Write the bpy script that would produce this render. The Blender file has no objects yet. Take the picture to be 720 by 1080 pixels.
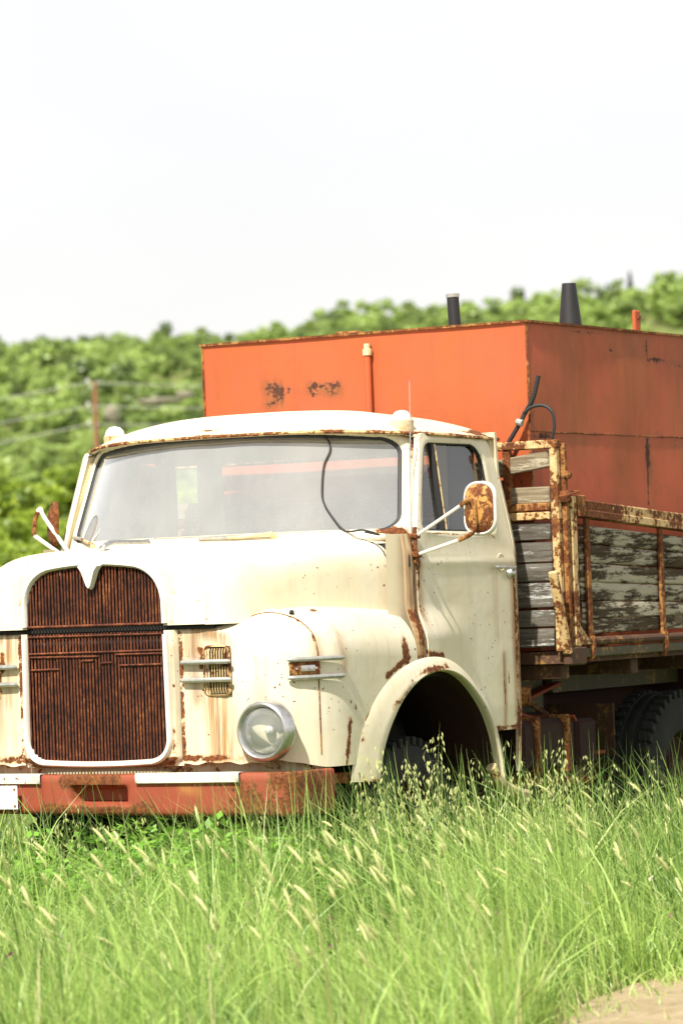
import bpy, bmesh, math, random
import numpy as np
from mathutils import Vector, Matrix
R = math.radians
random.seed(7)
scene = bpy.context.scene
col = scene.collection

# ------------------------------------------------------------------ camera
F_PX, CAM_H, HORIZON = 4000.0, 1.52, 628.0          # in pixels of the 720x1080 photo
cam_d = bpy.data.cameras.new('camera'); cam = bpy.data.objects.new('camera', cam_d); col.objects.link(cam)
cam_d.sensor_fit = 'VERTICAL'; cam_d.sensor_height = 36.0; cam_d.lens = 36.0 * F_PX / 1080.0
cam_d.clip_start = 0.1; cam_d.clip_end = 5000
pitch = math.atan((HORIZON - 540) / F_PX); roll = R(2.1)
m = Matrix.Rotation(R(90) + pitch, 4, 'X') @ Matrix.Rotation(-roll, 4, 'Z')
cam.matrix_world = Matrix.Translation((0, 0, CAM_H)) @ m
cam_d.dof.use_dof = True; cam_d.dof.focus_distance = 17.6; cam_d.dof.aperture_fstop = 3.7
scene.camera = cam

# ------------------------------------------------------------------ world, sun, exposure
sun_dir = Vector((-0.415, -0.910, 0)).normalized() * math.cos(R(50)); sun_dir.z = math.sin(R(50))
world = bpy.data.worlds.new('World'); scene.world = world; world.use_nodes = True
wn = world.node_tree.nodes; wl = world.node_tree.links
bg = wn['Background']; sky = wn.new('ShaderNodeTexSky'); sky.sky_type = 'NISHITA'; sky.sun_disc = False
sky.sun_elevation = R(50); sky.sun_rotation = math.atan2(sun_dir.x, sun_dir.y)
sky.air_density = 1.0; sky.dust_density = 3.0; sky.ozone_density = 1.0
wtc = wn.new('ShaderNodeTexCoord'); wno = wn.new('ShaderNodeTexNoise'); wno.inputs['Scale'].default_value = 2.5
wno.inputs['Detail'].default_value = 5
wmap = wn.new('ShaderNodeMapping'); wmap.inputs['Scale'].default_value = (1, 1, 2.5)
wl.new(wtc.outputs['Generated'], wmap.inputs['Vector']); wl.new(wmap.outputs['Vector'], wno.inputs['Vector'])
wsep = wn.new('ShaderNodeSeparateXYZ'); wl.new(wtc.outputs['Generated'], wsep.inputs[0])
def wrange(a, b, lo, hi, src):
    n = wn.new('ShaderNodeMapRange'); n.interpolation_type = 'SMOOTHSTEP'; wl.new(src, n.inputs[0])
    for i_, x_ in enumerate((a, b, lo, hi)): n.inputs[i_ + 1].default_value = x_
    return n.outputs[0]
def wmath(op, a, b):
    n = wn.new('ShaderNodeMath'); n.operation = op; wl.new(a, n.inputs[0])
    if hasattr(b, 'links'): wl.new(b, n.inputs[1])
    else: n.inputs[1].default_value = b
    return n.outputs[0]
cloud = wmath('MULTIPLY', wrange(0.15, 0.75, 6.0, 3.9, wsep.outputs['Z']), wrange(0.3, 0.7, 0.94, 1.06, wno.outputs['Fac']))   # bright haze low down, thinner cloud overhead
wcl = wn.new('ShaderNodeVectorMath'); wcl.operation = 'SCALE'; wcl.inputs[0].default_value = (1.0, 0.972, 0.955)
wl.new(cloud, wcl.inputs['Scale'])
wmix = wn.new('ShaderNodeMix'); wmix.data_type = 'RGBA'; wmix.inputs[0].default_value = 0.82    # thin white cloud over the blue
wl.new(sky.outputs[0], wmix.inputs[6]); wl.new(wcl.outputs[0], wmix.inputs[7])
wl.new(wmix.outputs[2], bg.inputs['Color']); bg.inputs['Strength'].default_value = 0.085
sl = bpy.data.lights.new('sun', 'SUN'); sl.energy = 3.55; sl.angle = R(1.5); sl.color = (1.0, 0.955, 0.88)
so = bpy.data.objects.new('sun', sl); col.objects.link(so)
so.rotation_euler = sun_dir.to_track_quat('Z', 'Y').to_euler()
scene.view_settings.view_transform = 'Standard'; scene.view_settings.look = 'None'
scene.view_settings.gamma = 1.0; scene.view_settings.use_curve_mapping = False
scene.view_settings.exposure = 1.15
scene.cycles.max_bounces = 8; scene.cycles.transparent_max_bounces = 16
scene.cycles.caustics_reflective = False; scene.cycles.caustics_refractive = False

# ------------------------------------------------------------------ helpers
def tag(o, label=None, cat=None, group=None, kind=None):
    if label: o['label'] = label
    if cat: o['category'] = cat
    if group: o['group'] = group
    if kind: o['kind'] = kind
    return o

def empty(name, loc, rz=0.0):
    o = bpy.data.objects.new(name, None); col.objects.link(o)
    o.empty_display_size = 0.2; o.location = loc; o.rotation_euler = (0, 0, rz); return o

def smooth(a, b, x):
    t = np.clip((np.asarray(x, float) - a) / (b - a), 0, 1); return t * t * (3 - 2 * t)

def field(P, segs):
    """Largest gaussian falloff from a list of (A, B, radius, strength) segments."""
    out = np.zeros(len(P))
    for A, B, r, s in segs:
        A = np.array(A, float); B = np.array(B, float); d = B - A; L = float(d @ d)
        t = np.clip(((P - A) @ d) / L, 0, 1)[:, None] if L > 1e-12 else np.zeros((len(P), 1))
        q = np.linalg.norm(P - (A + t * d), axis=1)
        out = np.maximum(out, s * np.exp(-(q / r) ** 2))
    return out

class MB:
    """Collects shapes; build() links them as one mesh object."""
    def __init__(s): s.v = []; s.f = []; s.sm = []
    def add(s, verts, faces, smooth_=True):
        b = len(s.v); s.v += [tuple(map(float, p)) for p in verts]
        s.f += [tuple(i + b for i in f) for f in faces]; s.sm += [smooth_] * len(faces); return s
    def grid(s, P, closed=False):
        P = np.asarray(P, float); n, k = P.shape[:2]; fs = []
        for i in range(n - 1):
            for j in range(k if closed else k - 1):
                j2 = (j + 1) % k
                fs.append((i * k + j, i * k + j2, (i + 1) * k + j2, (i + 1) * k + j))
        return s.add(P.reshape(-1, 3), fs)
    def box(s, lo, hi, bev=0.0, M=None, jit=0.0):
        lo = np.array(lo, float); hi = np.array(hi, float); c = (lo + hi) / 2; h = (hi - lo) / 2
        b = min(bev, *(h * 0.9)) if bev > 0 else 0
        vs = []; fs = []
        if b <= 0:
            vs = [c + h * np.array(q) for q in ((-1,-1,-1),(1,-1,-1),(1,1,-1),(-1,1,-1),(-1,-1,1),(1,-1,1),(1,1,1),(-1,1,1))]
            fs = [(0,3,2,1),(4,5,6,7),(0,1,5,4),(1,2,6,5),(2,3,7,6),(3,0,4,7)]
        else:
            idx = {}
            for sx in (-1, 1):
                for sy in (-1, 1):
                    for sz in (-1, 1):
                        for ax in range(3):
                            q = np.array((sx, sy, sz), float) * (h - b); q[ax] = (sx, sy, sz)[ax] * h[ax]
                            idx[(sx, sy, sz, ax)] = len(vs); vs.append(c + q)
            def face(ids):
                p = [np.array(vs[i]) for i in ids]; n = np.cross(p[1] - p[0], p[2] - p[0]); cc = sum(p) / len(p) - c
                fs.append(tuple(ids) if n @ cc > 0 else tuple(reversed(ids)))
            for ax in range(3):
                o1, o2 = [a for a in range(3) if a != ax]
                for sg in (-1, 1):
                    ids = []
                    for a_, b_ in ((-1,-1),(1,-1),(1,1),(-1,1)):
                        k = [0,0,0]; k[ax] = sg; k[o1] = a_; k[o2] = b_; ids.append(idx[(*k, ax)])
                    face(ids)
                for a_ in (-1, 1):
                    for b_ in (-1, 1):
                        k0 = [0,0,0]; k1 = [0,0,0]; k0[o1] = k1[o1] = a_; k0[o2] = k1[o2] = b_; k0[ax] = -1; k1[ax] = 1
                        face([idx[(*k0, o1)], idx[(*k1, o1)], idx[(*k1, o2)], idx[(*k0, o2)]])
            for sx in (-1, 1):
                for sy in (-1, 1):
                    for sz in (-1, 1): face([idx[(sx, sy, sz, a)] for a in range(3)])
        vs = np.array(vs)
        if M is not None: vs = np.array([M @ Vector(p) for p in vs])
        if jit: vs = vs + np.random.default_rng(len(s.v)).normal(0, jit, vs.shape)
        return s.add(vs, fs, False)
    def bar(s, A, B, w, h, up=(0, 0, 1), bev=0.004):
        """Rectangular bar from A to B, w across, h along 'up'."""
        A = Vector(A); B = Vector(B); d = B - A; L = d.length; d.normalize()
        x = d.cross(Vector(up)).normalized(); z = x.cross(d)
        M = Matrix((( x.x, d.x, z.x, A.x), (x.y, d.y, z.y, A.y), (x.z, d.z, z.z, A.z), (0, 0, 0, 1)))
        return s.box((-w/2, 0, -h/2), (w/2, L, h/2), bev, M)
    def tube(s, pts, r, n=10, cap=True):
        pts = [Vector(p) for p in pts]; m_ = len(pts); rs = r if hasattr(r, '__len__') else [r] * m_
        rings = []; ref = None
        for i, p in enumerate(pts):
            t = (pts[min(i + 1, m_ - 1)] - pts[max(i - 1, 0)]).normalized()
            if ref is None: ref = t.orthogonal().normalized()
            ref = (ref - t * ref.dot(t)).normalized(); y = t.cross(ref)
            rings.append([p + (ref * math.cos(2 * math.pi * k / n) + y * math.sin(2 * math.pi * k / n)) * rs[i] for k in range(n)])
        b = len(s.v); s.grid(np.array(rings), True)
        if cap:
            s.f += [tuple(b + k for k in range(n)), tuple(b + (m_ - 1) * n + k for k in reversed(range(n)))]; s.sm += [False, False]
        return s
    def lathe(s, prof, center, axis, n=32, capped=False):
        """prof: list of (distance along axis, radius)."""
        a = Vector(axis).normalized(); x = a.orthogonal().normalized(); y = a.cross(x); c = Vector(center)
        P = [[c + a * d + (x * math.cos(2*math.pi*k/n) + y * math.sin(2*math.pi*k/n)) * r for k in range(n)] for d, r in prof]
        return s.grid(np.array(P), True)
    def ring(s, A, B): return s.grid(np.array([A, B]), True)
    def mirror(s):
        s.v = [(-a, b, c) for a, b, c in s.v]; s.f = [tuple(reversed(f)) for f in s.f]; return s
    def build(s, name, mat, parent=None, rust=None, stain=None, solid=0.0, sharp=35, offset=-1.0):
        me = bpy.data.meshes.new(name); me.from_pydata(s.v, [], s.f); me.validate()
        bm = bmesh.new(); bm.from_mesh(me); bmesh.ops.remove_doubles(bm, verts=bm.verts, dist=2e-5); bm.to_mesh(me); bm.free()
        me.polygons.foreach_set('use_smooth', [True] * len(me.polygons))
        me.set_sharp_from_angle(angle=R(sharp))
        P = np.array([v.co for v in me.vertices])
        for nm, segs in (('rust', rust), ('stain', stain)):
            if segs:
                at = me.attributes.new(nm, 'FLOAT', 'POINT'); at.data.foreach_set('value', field(P, segs).astype(np.float32))
        me.materials.append(mat)
        o = bpy.data.objects.new(name, me); col.objects.link(o)
        if parent: o.parent = parent
        if solid:
            md = o.modifiers.new('solid', 'SOLIDIFY'); md.thickness = solid; md.offset = offset
        return o

def np_mesh(name, verts, faces, mats, tint=None, mat_idx=None, smooth_=False):
    """Fast mesh from numpy quads (N,4) or triangles (N,3)."""
    verts = np.asarray(verts, np.float32); faces = np.asarray(faces, np.int32); k = faces.shape[1]
    me = bpy.data.meshes.new(name); me.vertices.add(len(verts)); me.loops.add(faces.size); me.polygons.add(len(faces))
    me.vertices.foreach_set('co', verts.ravel()); me.loops.foreach_set('vertex_index', faces.ravel())
    me.polygons.foreach_set('loop_start', np.arange(0, faces.size, k, dtype=np.int32))
    try: me.polygons.foreach_set('loop_total', np.full(len(faces), k, np.int32))
    except Exception: pass
    for m_ in mats: me.materials.append(m_)
    if mat_idx is not None: me.polygons.foreach_set('material_index', np.asarray(mat_idx, np.int32))
    if smooth_: me.polygons.foreach_set('use_smooth', np.ones(len(faces), bool))
    if tint is not None:
        at = me.attributes.new('tint', 'FLOAT', 'POINT'); at.data.foreach_set('value', np.asarray(tint, np.float32))
    me.update(calc_edges=True); return me

def rounded_poly(corners, radii, n_side=10, n_arc=7):
    """Closed outline with rounded corners; same count of points for the same n_side, n_arc."""
    k = len(corners); C = [np.array(c, float) for c in corners]; segs = []
    for i in range(k):
        a, b, c = C[i - 1], C[i], C[(i + 1) % k]; r = radii[i] if hasattr(radii, '__len__') else radii
        d1 = (a - b) / np.linalg.norm(a - b); d2 = (c - b) / np.linalg.norm(c - b)
        p0 = b + d1 * r; p1 = b + d2 * r
        segs.append([(1-t)**2 * p0 + 2*t*(1-t) * (b*0.82 + (p0+p1)/2*0.18) + t*t * p1 for t in np.linspace(0, 1, n_arc)])
    out = []
    for i in range(k):
        out += segs[i]; e = segs[i][-1]; n = segs[(i + 1) % k][0]
        out += [e + (n - e) * t for t in np.linspace(0, 1, n_side + 2)[1:-1]]
    return np.array(out)

def catmull(pts, n=8):
    P = [np.array(p, float) for p in pts]; P = [2*P[0]-P[1]] + P + [2*P[-1]-P[-2]]; out = []
    for i in range(1, len(P) - 2):
        for t in np.linspace(0, 1, n, endpoint=False):
            a, b, c, d = P[i-1:i+3]
            out.append(0.5*((2*b) + (c-a)*t + (2*a-5*b+4*c-d)*t*t + (3*b-a-3*c+d)*t**3))
    out.append(P[-2]); return out

# ------------------------------------------------------------------ materials
class NT:
    def __init__(s, name):
        s.m = bpy.data.materials.new(name); s.m.use_nodes = True; s.t = s.m.node_tree; s.n = s.t.nodes; s.l = s.t.links
        s.b = s.n['Principled BSDF']; s.out = s.n['Material Output']; s.tc = s.n.new('ShaderNodeTexCoord')
    def noise(s, scale, detail=5, rough=0.6, stretch=None, vec=None, dist=0.0):
        n = s.n.new('ShaderNodeTexNoise'); n.inputs['Scale'].default_value = scale; n.inputs['Detail'].default_value = detail
        n.inputs['Roughness'].default_value = rough; n.inputs['Distortion'].default_value = dist
        v = vec or s.tc.outputs['Object']
        if stretch:
            mp = s.n.new('ShaderNodeMapping'); mp.inputs['Scale'].default_value = stretch; s.l.new(v, mp.inputs['Vector']); v = mp.outputs['Vector']
        s.l.new(v, n.inputs['Vector']); return n.outputs['Fac']
    def math(s, op, a, b=None, c=None, clamp=False):
        n = s.n.new('ShaderNodeMath'); n.operation = op; n.use_clamp = clamp
        for i, x in enumerate((a, b, c)):
            if x is None: continue
            if hasattr(x, 'links'): s.l.new(x, n.inputs[i])
            else: n.inputs[i].default_value = x
        return n.outputs[0]
    def rng(s, x, a, b, lo=0.0, hi=1.0):
        n = s.n.new('ShaderNodeMapRange'); n.interpolation_type = 'SMOOTHSTEP'
        s.l.new(x, n.inputs[0]); n.inputs[1].default_value = a; n.inputs[2].default_value = b
        n.inputs[3].default_value = lo; n.inputs[4].default_value = hi; return n.outputs[0]
    def attr(s, name):
        n = s.n.new('ShaderNodeAttribute'); n.attribute_name = name; return n.outputs['Fac']
    def mix(s, f, a, b, mode='MIX'):
        n = s.n.new('ShaderNodeMix'); n.data_type = 'RGBA'; n.blend_type = mode
        for i, x in ((0, f), (6, a), (7, b)):
            if hasattr(x, 'links'): s.l.new(x, n.inputs[i])
            else: n.inputs[i].default_value = x if i == 0 else (*x, 1)[:4]
        return n.outputs[2]
    def ramp(s, x, stops):
        n = s.n.new('ShaderNodeValToRGB'); e = n.color_ramp.elements
        while len(e) < len(stops): e.new(0.5)
        for el, (p, c) in zip(e, stops): el.position = p; el.color = (*c, 1)
        s.l.new(x, n.inputs[0]); return n.outputs[0]
    def set(s, color=None, rough=None, metal=None, spec=None):
        for k, x in (('Base Color', color), ('Roughness', rough), ('Metallic', metal), ('Specular IOR Level', spec)):
            if x is None: continue
            if hasattr(x, 'links'): s.l.new(x, s.b.inputs[k])
            else: s.b.inputs[k].default_value = (*x, 1) if k == 'Base Color' else x
        return s
    def bump(s, h, strength, dist=0.01):
        n = s.n.new('ShaderNodeBump'); n.inputs['Strength'].default_value = strength; n.inputs['Distance'].default_value = dist
        s.l.new(h, n.inputs['Height']); s.l.new(n.outputs[0], s.b.inputs['Normal']); return s

RUST_RAMP = [(0.25, (0.035, 0.011, 0.005)), (0.45, (0.10, 0.030, 0.009)), (0.6, (0.22, 0.070, 0.014)), (0.8, (0.38, 0.15, 0.03))]

def paint(name, base, bias=0.0, rough=0.42, dirt=(0.30, 0.22, 0.11), stain_c=(0.20, 0.072, 0.010), stain_l=(0.44, 0.195, 0.026), rust_ramp=RUST_RAMP, amp=1.0, fade=None, dirt_amt=0.25, gain=1.0, streak=(26, 60, 0.045), chips=0.0, grime=0.0, dent=0.25, halo_c=(0.50, 0.27, 0.07)):
    t = NT(name)
    n1 = t.noise(7, 8, 0.72); n2 = t.noise(38, 6, 0.7); n3 = t.noise(2.2, 4, 0.6)
    v = t.math('ADD', t.math('MULTIPLY_ADD', t.math('SUBTRACT', n1, 0.5), 1.15 * amp, t.math('MULTIPLY', t.attr('rust'), gain)),
               t.math('MULTIPLY_ADD', t.math('SUBTRACT', n2, 0.5), 0.75 * amp, bias))
    mask = t.rng(v, 0.47, 0.53); halo = t.rng(v, 0.28, 0.50)
    st = t.noise(streak[0], 5, 0.65, (1, 1, streak[2])); st2 = t.noise(streak[1], 3, 0.6, (1, 1, streak[2]))
    sv = t.math('MULTIPLY', t.attr('stain'), t.rng(t.math('ADD', t.math('MULTIPLY', st, 0.65), t.math('MULTIPLY', st2, 0.35)), 0.30, 0.55), clamp=True)
    if chips:
        ch = t.noise(42, 3, 0.55); chm = t.rng(t.math('MULTIPLY_ADD', n3, 0.35, ch), 0.99 - chips, 1.0 - chips); chh = t.rng(t.math('MULTIPLY_ADD', n3, 0.35, ch), 0.955 - chips, 1.0 - chips)
        mask = t.math('MAXIMUM', mask, chm); halo = t.math('MAXIMUM', halo, t.math('MULTIPLY', chh, 0.6))
    b = base
    if fade: b = t.mix(t.rng(n3, 0.35, 0.68), base, fade)
    c = t.mix(t.math('MULTIPLY', t.rng(n1, 0.45, 0.85), dirt_amt), b, dirt)
    if grime: c = t.mix(t.math('MULTIPLY', t.rng(t.noise(14, 6, 0.7, (1, 1, 0.08)), 0.48, 0.78), grime), c, dirt)
    c = t.mix(t.math('MULTIPLY', halo, 0.55), c, halo_c)
    c = t.mix(t.math('MULTIPLY', sv, 0.95), c, t.mix(t.rng(st2, 0.35, 0.6), stain_l, stain_c))
    rc = t.ramp(t.noise(55, 6, 0.75), rust_ramp)
    c = t.mix(mask, c, rc)
    t.set(c, t.math('MULTIPLY_ADD', mask, 0.9 - rough, t.math('MULTIPLY_ADD', n1, 0.18, rough - 0.09)), None, 0.4)
    t.bump(t.math('ADD', t.math('MULTIPLY', mask, t.math('MULTIPLY_ADD', n2, 1.2, -0.9)), t.math('MULTIPLY', n3, dent)), 0.35, 0.006)
    return t.m

CREAM = paint('cream_paint', (0.72, 0.645, 0.45), -0.14, 0.46, fade=(0.75, 0.695, 0.54), dirt_amt=0.20, gain=1.32, chips=0.105, grime=0.26, dent=3.0)
CREAM_WORN = paint('worn_cream_paint', (0.70, 0.61, 0.42), 0.05, 0.5, dirt_amt=0.35)
CREAM_RUSTY = paint('rust_eaten_cream', (0.62, 0.52, 0.33), 0.38, 0.55, dirt_amt=0.5)
WHITE = paint('white_trim', (0.76, 0.73, 0.66), -0.18, 0.4, dirt_amt=0.12)
PADW = paint('scuffed_white_paint', (0.70, 0.66, 0.56), 0.03, 0.55, dirt_amt=0.5, chips=0.14, grime=0.35)
ORANGE = paint('orange_paint', (0.47, 0.092, 0.032), -0.07, 0.62, dirt=(0.14, 0.055, 0.028), stain_c=(0.19, 0.070, 0.018), stain_l=(0.29, 0.10, 0.026), fade=(0.40, 0.092, 0.022), dirt_amt=0.42, gain=1.2, halo_c=(0.24, 0.075, 0.035), streak=(5, 13, 0.22), dent=1.3, grime=0.25,
               rust_ramp=[(0.25, (0.03, 0.013, 0.009)), (0.5, (0.07, 0.026, 0.014)), (0.8, (0.15, 0.05, 0.02))])
REDRUST = paint('red_primer_rust', (0.28, 0.056, 0.024), 0.29, 0.7, halo_c=(0.24, 0.07, 0.025), dirt=(0.10, 0.030, 0.014), gain=1.15, dirt_amt=0.75, stain_c=(0.60, 0.42, 0.08), stain_l=(0.60, 0.42, 0.08))
REDUNDER = paint('shaded_red_chassis', (0.028, 0.008, 0.005), 0.10, 0.85, dirt=(0.012, 0.007, 0.005), dirt_amt=0.8, rust_ramp=[(0.25, (0.012, 0.006, 0.004)), (0.5, (0.035, 0.013, 0.006)), (0.8, (0.10, 0.035, 0.012))])  # chassis red and its rust; the shade under the truck is darkened into these colours
BEDIRON = paint('brown_bed_iron', (0.075, 0.036, 0.020), 0.25, 0.8, dirt=(0.04, 0.022, 0.014), dirt_amt=0.7)
RUST = paint('bare_rust', (0.20, 0.07, 0.02), 0.55, 0.85, dirt_amt=0.5)
RUST_CREAM = paint('rusty_painted_steel', (0.60, 0.46, 0.24), 0.50, 0.7, stain_c=(0.36, 0.12, 0.02), dirt_amt=0.6)
MIRRORBACK = paint('mirror_rust', (0.48, 0.22, 0.045), 0.60, 0.6, dirt=(0.40, 0.17, 0.03), dirt_amt=0.9)

def plain(name, c, rough=0.5, metal=0.0, var=0.25, scale=20, spec=0.4):
    t = NT(name); n = t.noise(scale, 6, 0.7)
    t.set(t.mix(t.rng(n, 0.3, 0.75), c, tuple(x * (1 - var) for x in c)), rough, metal, spec); t.bump(n, 0.15, 0.004); return t.m
RUBBER = plain('black_rubber', (0.022, 0.022, 0.022), 0.6)
TYRE = plain('tyre_rubber', (0.014, 0.014, 0.013), 0.9, var=-0.8, scale=9)
DARK = plain('dark_interior', (0.022, 0.020, 0.017), 0.8)
SEATC = plain('seat_cloth', (0.16, 0.14, 0.11), 0.9)
CURTAIN = plain('grey_curtain', (0.10, 0.11, 0.10), 0.95)
CHROME = plain('dull_chrome', (0.62, 0.62, 0.60), 0.28, 0.85, 0.35, 30)
ALU = plain('grey_trim', (0.50, 0.49, 0.44), 0.35, 0.55, 0.3, 40)
PIPE_BLACK = plain('black_pipe', (0.018, 0.018, 0.018), 0.55)
LAMPW = plain('lamp_lens', (0.70, 0.68, 0.62), 0.25, 0, 0.15, 14)
CREAM_UNDER = paint('shaded_underbody_cream', (0.06, 0.052, 0.024), 0.22, 0.6, dirt=(0.10, 0.08, 0.03), dirt_amt=0.8)  # dirty cream, its base colour darkened to carry the shade below the bed

def grille_mat():
    t = NT('rusty_grille'); n = t.noise(5.5, 9, 0.8); n2 = t.noise(70, 4, 0.7, (1, 1, 0.35))
    c = t.ramp(t.math('ADD', t.math('MULTIPLY', n, 0.6), t.math('MULTIPLY', n2, 0.4)),
               [(0.32, (0.018, 0.007, 0.005)), (0.45, (0.060, 0.017, 0.009)), (0.545, (0.15, 0.042, 0.016)), (0.66, (0.38, 0.16, 0.06))])
    t.set(c, 0.75, 0, 0.3); t.bump(n2, 0.3, 0.003); return t.m
GRILLE = grille_mat()

def glass_mat(name, dust=0.16, tint=(0.93, 0.95, 0.94), refl=1.1):
    """Old glass: clear, mirror-like where it faces the sky, with a film of pale dust."""
    t = NT(name); n = t.n; l = t.l
    tr = n.new('ShaderNodeBsdfTransparent'); tr.inputs[0].default_value = (*tint, 1)
    gl = n.new('ShaderNodeBsdfGlossy'); gl.inputs['Roughness'].default_value = 0.03; gl.inputs[0].default_value = (1, 1, 1, 1)
    df = n.new('ShaderNodeBsdfDiffuse'); df.inputs[0].default_value = (0.68, 0.70, 0.67, 1)
    fr = n.new('ShaderNodeFresnel'); fr.inputs[0].default_value = 1.55
    fac = t.math('MULTIPLY_ADD', fr.outputs[0], refl, 0.02 * refl, clamp=True)
    m1 = n.new('ShaderNodeMixShader'); l.new(fac, m1.inputs[0]); l.new(tr.outputs[0], m1.inputs[1]); l.new(gl.outputs[0], m1.inputs[2])
    m2 = n.new('ShaderNodeMixShader'); ns = t.noise(3.0, 5, 0.6); ns2 = t.noise(14, 6, 0.7, (1, 1, 0.25))
    l.new(t.math('MULTIPLY', t.math('ADD', t.rng(ns, 0.25, 0.75, 0.82, 1.05), t.rng(ns2, 0.3, 0.8, -0.05, 0.06)), dust), m2.inputs[0])
    l.new(m1.outputs[0], m2.inputs[1]); l.new(df.outputs[0], m2.inputs[2]); l.new(m2.outputs[0], t.out.inputs['Surface']); return t.m
GLASS = glass_mat('windscreen_glass', 0.27, refl=3.4)
GLASS_SIDE = glass_mat('side_glass', 0.03)
GLASS_LENS = glass_mat('headlight_glass', 0.16)
REFLECT = plain('lamp_reflector', (0.86, 0.86, 0.84), 0.22, 0.9, 0.3, 25)

def wood_mat(name, stretch, grey=(0.105, 0.076, 0.042), brown=(0.034, 0.022, 0.012), white=(0.46, 0.42, 0.31), amt=0.5):
    t = NT(name); g = t.noise(60, 6, 0.75, stretch); p = t.noise(26, 8, 0.8, tuple(0.10 + 0.90 * x for x in stretch)); big = t.noise(3.5, 4, 0.6, tuple(0.3 + 0.7 * x for x in stretch))
    c = t.mix(t.rng(g, 0.3, 0.7), brown, grey)
    tone = t.noise(1.0, 0, 0.5, (0.02, 0.02, 11))
    c = t.mix(t.rng(tone, 0.35, 0.65, 0, 0.55), c, brown)
    pm = t.rng(t.math('ADD', t.math('ADD', t.math('MULTIPLY_ADD', t.math('SUBTRACT', tone, 0.5), 0.35, p), t.math('MULTIPLY', g, 0.25)), t.math('MULTIPLY', big, 0.35)), 0.98 - 0.25 * amt, 1.06 - 0.25 * amt)
    c = t.mix(pm, c, t.mix(t.rng(g, 0.2, 0.8), tuple(x * 0.75 for x in white), white))
    t.set(c, 0.85, 0, 0.2); t.bump(t.math('ADD', g, t.math('MULTIPLY', pm, 0.3)), 0.6, 0.006); return t.m
WOOD_SIDE = wood_mat('flaking_boards', (1, 0.05, 1), amt=0.85)
WOOD_HEAD = wood_mat('weathered_headboard', (0.06, 1, 1), (0.19, 0.175, 0.145), (0.065, 0.052, 0.038), (0.50, 0.50, 0.46), 0.5)
WOOD_BARE = wood_mat('bare_grey_wood', (0.05, 1, 1), (0.36, 0.30, 0.20), (0.15, 0.11, 0.065), (0.46, 0.40, 0.28), 0.45)

def leaf_mat(name, dark, light, trans=0.35, straw=None):
    t = NT(name); n = t.n; l = t.l; a = t.attr('tint')
    stops = [(0.0, dark), (0.75, light)] + ([(0.88, light), (1.0, straw)] if straw else [(1.0, light)])
    c = t.ramp(a, stops)
    df = n.new('ShaderNodeBsdfDiffuse'); tr = n.new('ShaderNodeBsdfTranslucent'); l.new(c, df.inputs[0]); l.new(c, tr.inputs[0])
    mx = n.new('ShaderNodeMixShader'); mx.inputs[0].default_value = trans; l.new(df.outputs[0], mx.inputs[1]); l.new(tr.outputs[0], mx.inputs[2])
    gl = n.new('ShaderNodeBsdfGlossy'); gl.inputs['Roughness'].default_value = 0.45
    m2 = n.new('ShaderNodeMixShader'); m2.inputs[0].default_value = 0.035; l.new(mx.outputs[0], m2.inputs[1]); l.new(gl.outputs[0], m2.inputs[2])
    l.new(m2.outputs[0], t.out.inputs['Surface']); return t.m
GRASS = leaf_mat('grass_blades', (0.026, 0.115, 0.010), (0.48, 0.66, 0.17), 0.45, (0.70, 0.64, 0.33))
SEED = leaf_mat('seed_heads', (0.46, 0.56, 0.16), (0.72, 0.72, 0.34), 0.35)
WEED = leaf_mat('weed_leaves', (0.03, 0.13, 0.012), (0.22, 0.44, 0.05), 0.35)
LEAF_HILL = leaf_mat('hillside_leaves', (0.075, 0.125, 0.036), (0.42, 0.55, 0.15), 0.4)
LEAF_MID = leaf_mat('thicket_leaves', (0.035, 0.10, 0.010), (0.36, 0.47, 0.050), 0.38)
LEAF_CON = leaf_mat('conifer_needles', (0.020, 0.045, 0.016), (0.045, 0.08, 0.025), 0.15)
BARK = plain('bark', (0.12, 0.09, 0.06), 0.9)
POLE = plain('pole_timber', (0.27, 0.13, 0.06), 0.85)

# ------------------------------------------------------------------ ground, path, hill
RIDGE = [(-400, 352), (0, 350), (60, 352), (130, 354), (200, 354), (260, 348), (330, 340), (390, 330), (420, 328), (460, 330), (520, 320), (560, 316), (620, 314), (680, 300), (720, 302), (1100, 300)]
RD = 430.0
rx = np.array([(p - 360) / F_PX * RD for p, _ in RIDGE]); rz = np.array([(HORIZON - y - (p - 360) * 0.0367 * 1.0) / F_PX * RD + CAM_H - 3.2 for p, y in RIDGE])
def hill_z(x, d):
    x = np.asarray(x, float); d = np.asarray(d, float)
    zr = np.interp(x * RD / np.maximum(d, 150.0), rx, rz)
    f = np.clip((d - 140) / (RD - 140), 0, 1.0)
    z = zr * (0.55 * f + 0.45 * smooth(0, 1, f)) + 0.9 * np.sin(x * 0.11 + d * 0.045) * smooth(150, 220, d) * (1 - smooth(380, 430, d))
    return z - np.maximum(d - RD, 0) * 0.12
ds = np.concatenate([np.arange(5, 40, 1.0), np.arange(40, 140, 10), np.arange(140, 440, 6), [460, 520, 640, 900, 1400, 2400]])
xs_f = np.linspace(-1, 1, 81)
G = np.zeros((len(ds), 81, 3)); 
for i, d in enumerate(ds):
    xx = xs_f * (14 + 0.55 * d); G[i, :, 0] = xx; G[i, :, 1] = d; G[i, :, 2] = hill_z(xx, np.full(81, d))
near = G[0].copy(); near[:, 1] = -40; G = np.concatenate([[near], G])
tg = NT('meadow_soil')
gn = tg.noise(0.9, 8, 0.7); gn2 = tg.noise(0.05, 6, 0.6)
gc = tg.mix(tg.rng(gn, 0.35, 0.65), (0.10, 0.105, 0.03), (0.17, 0.15, 0.06))
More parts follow.
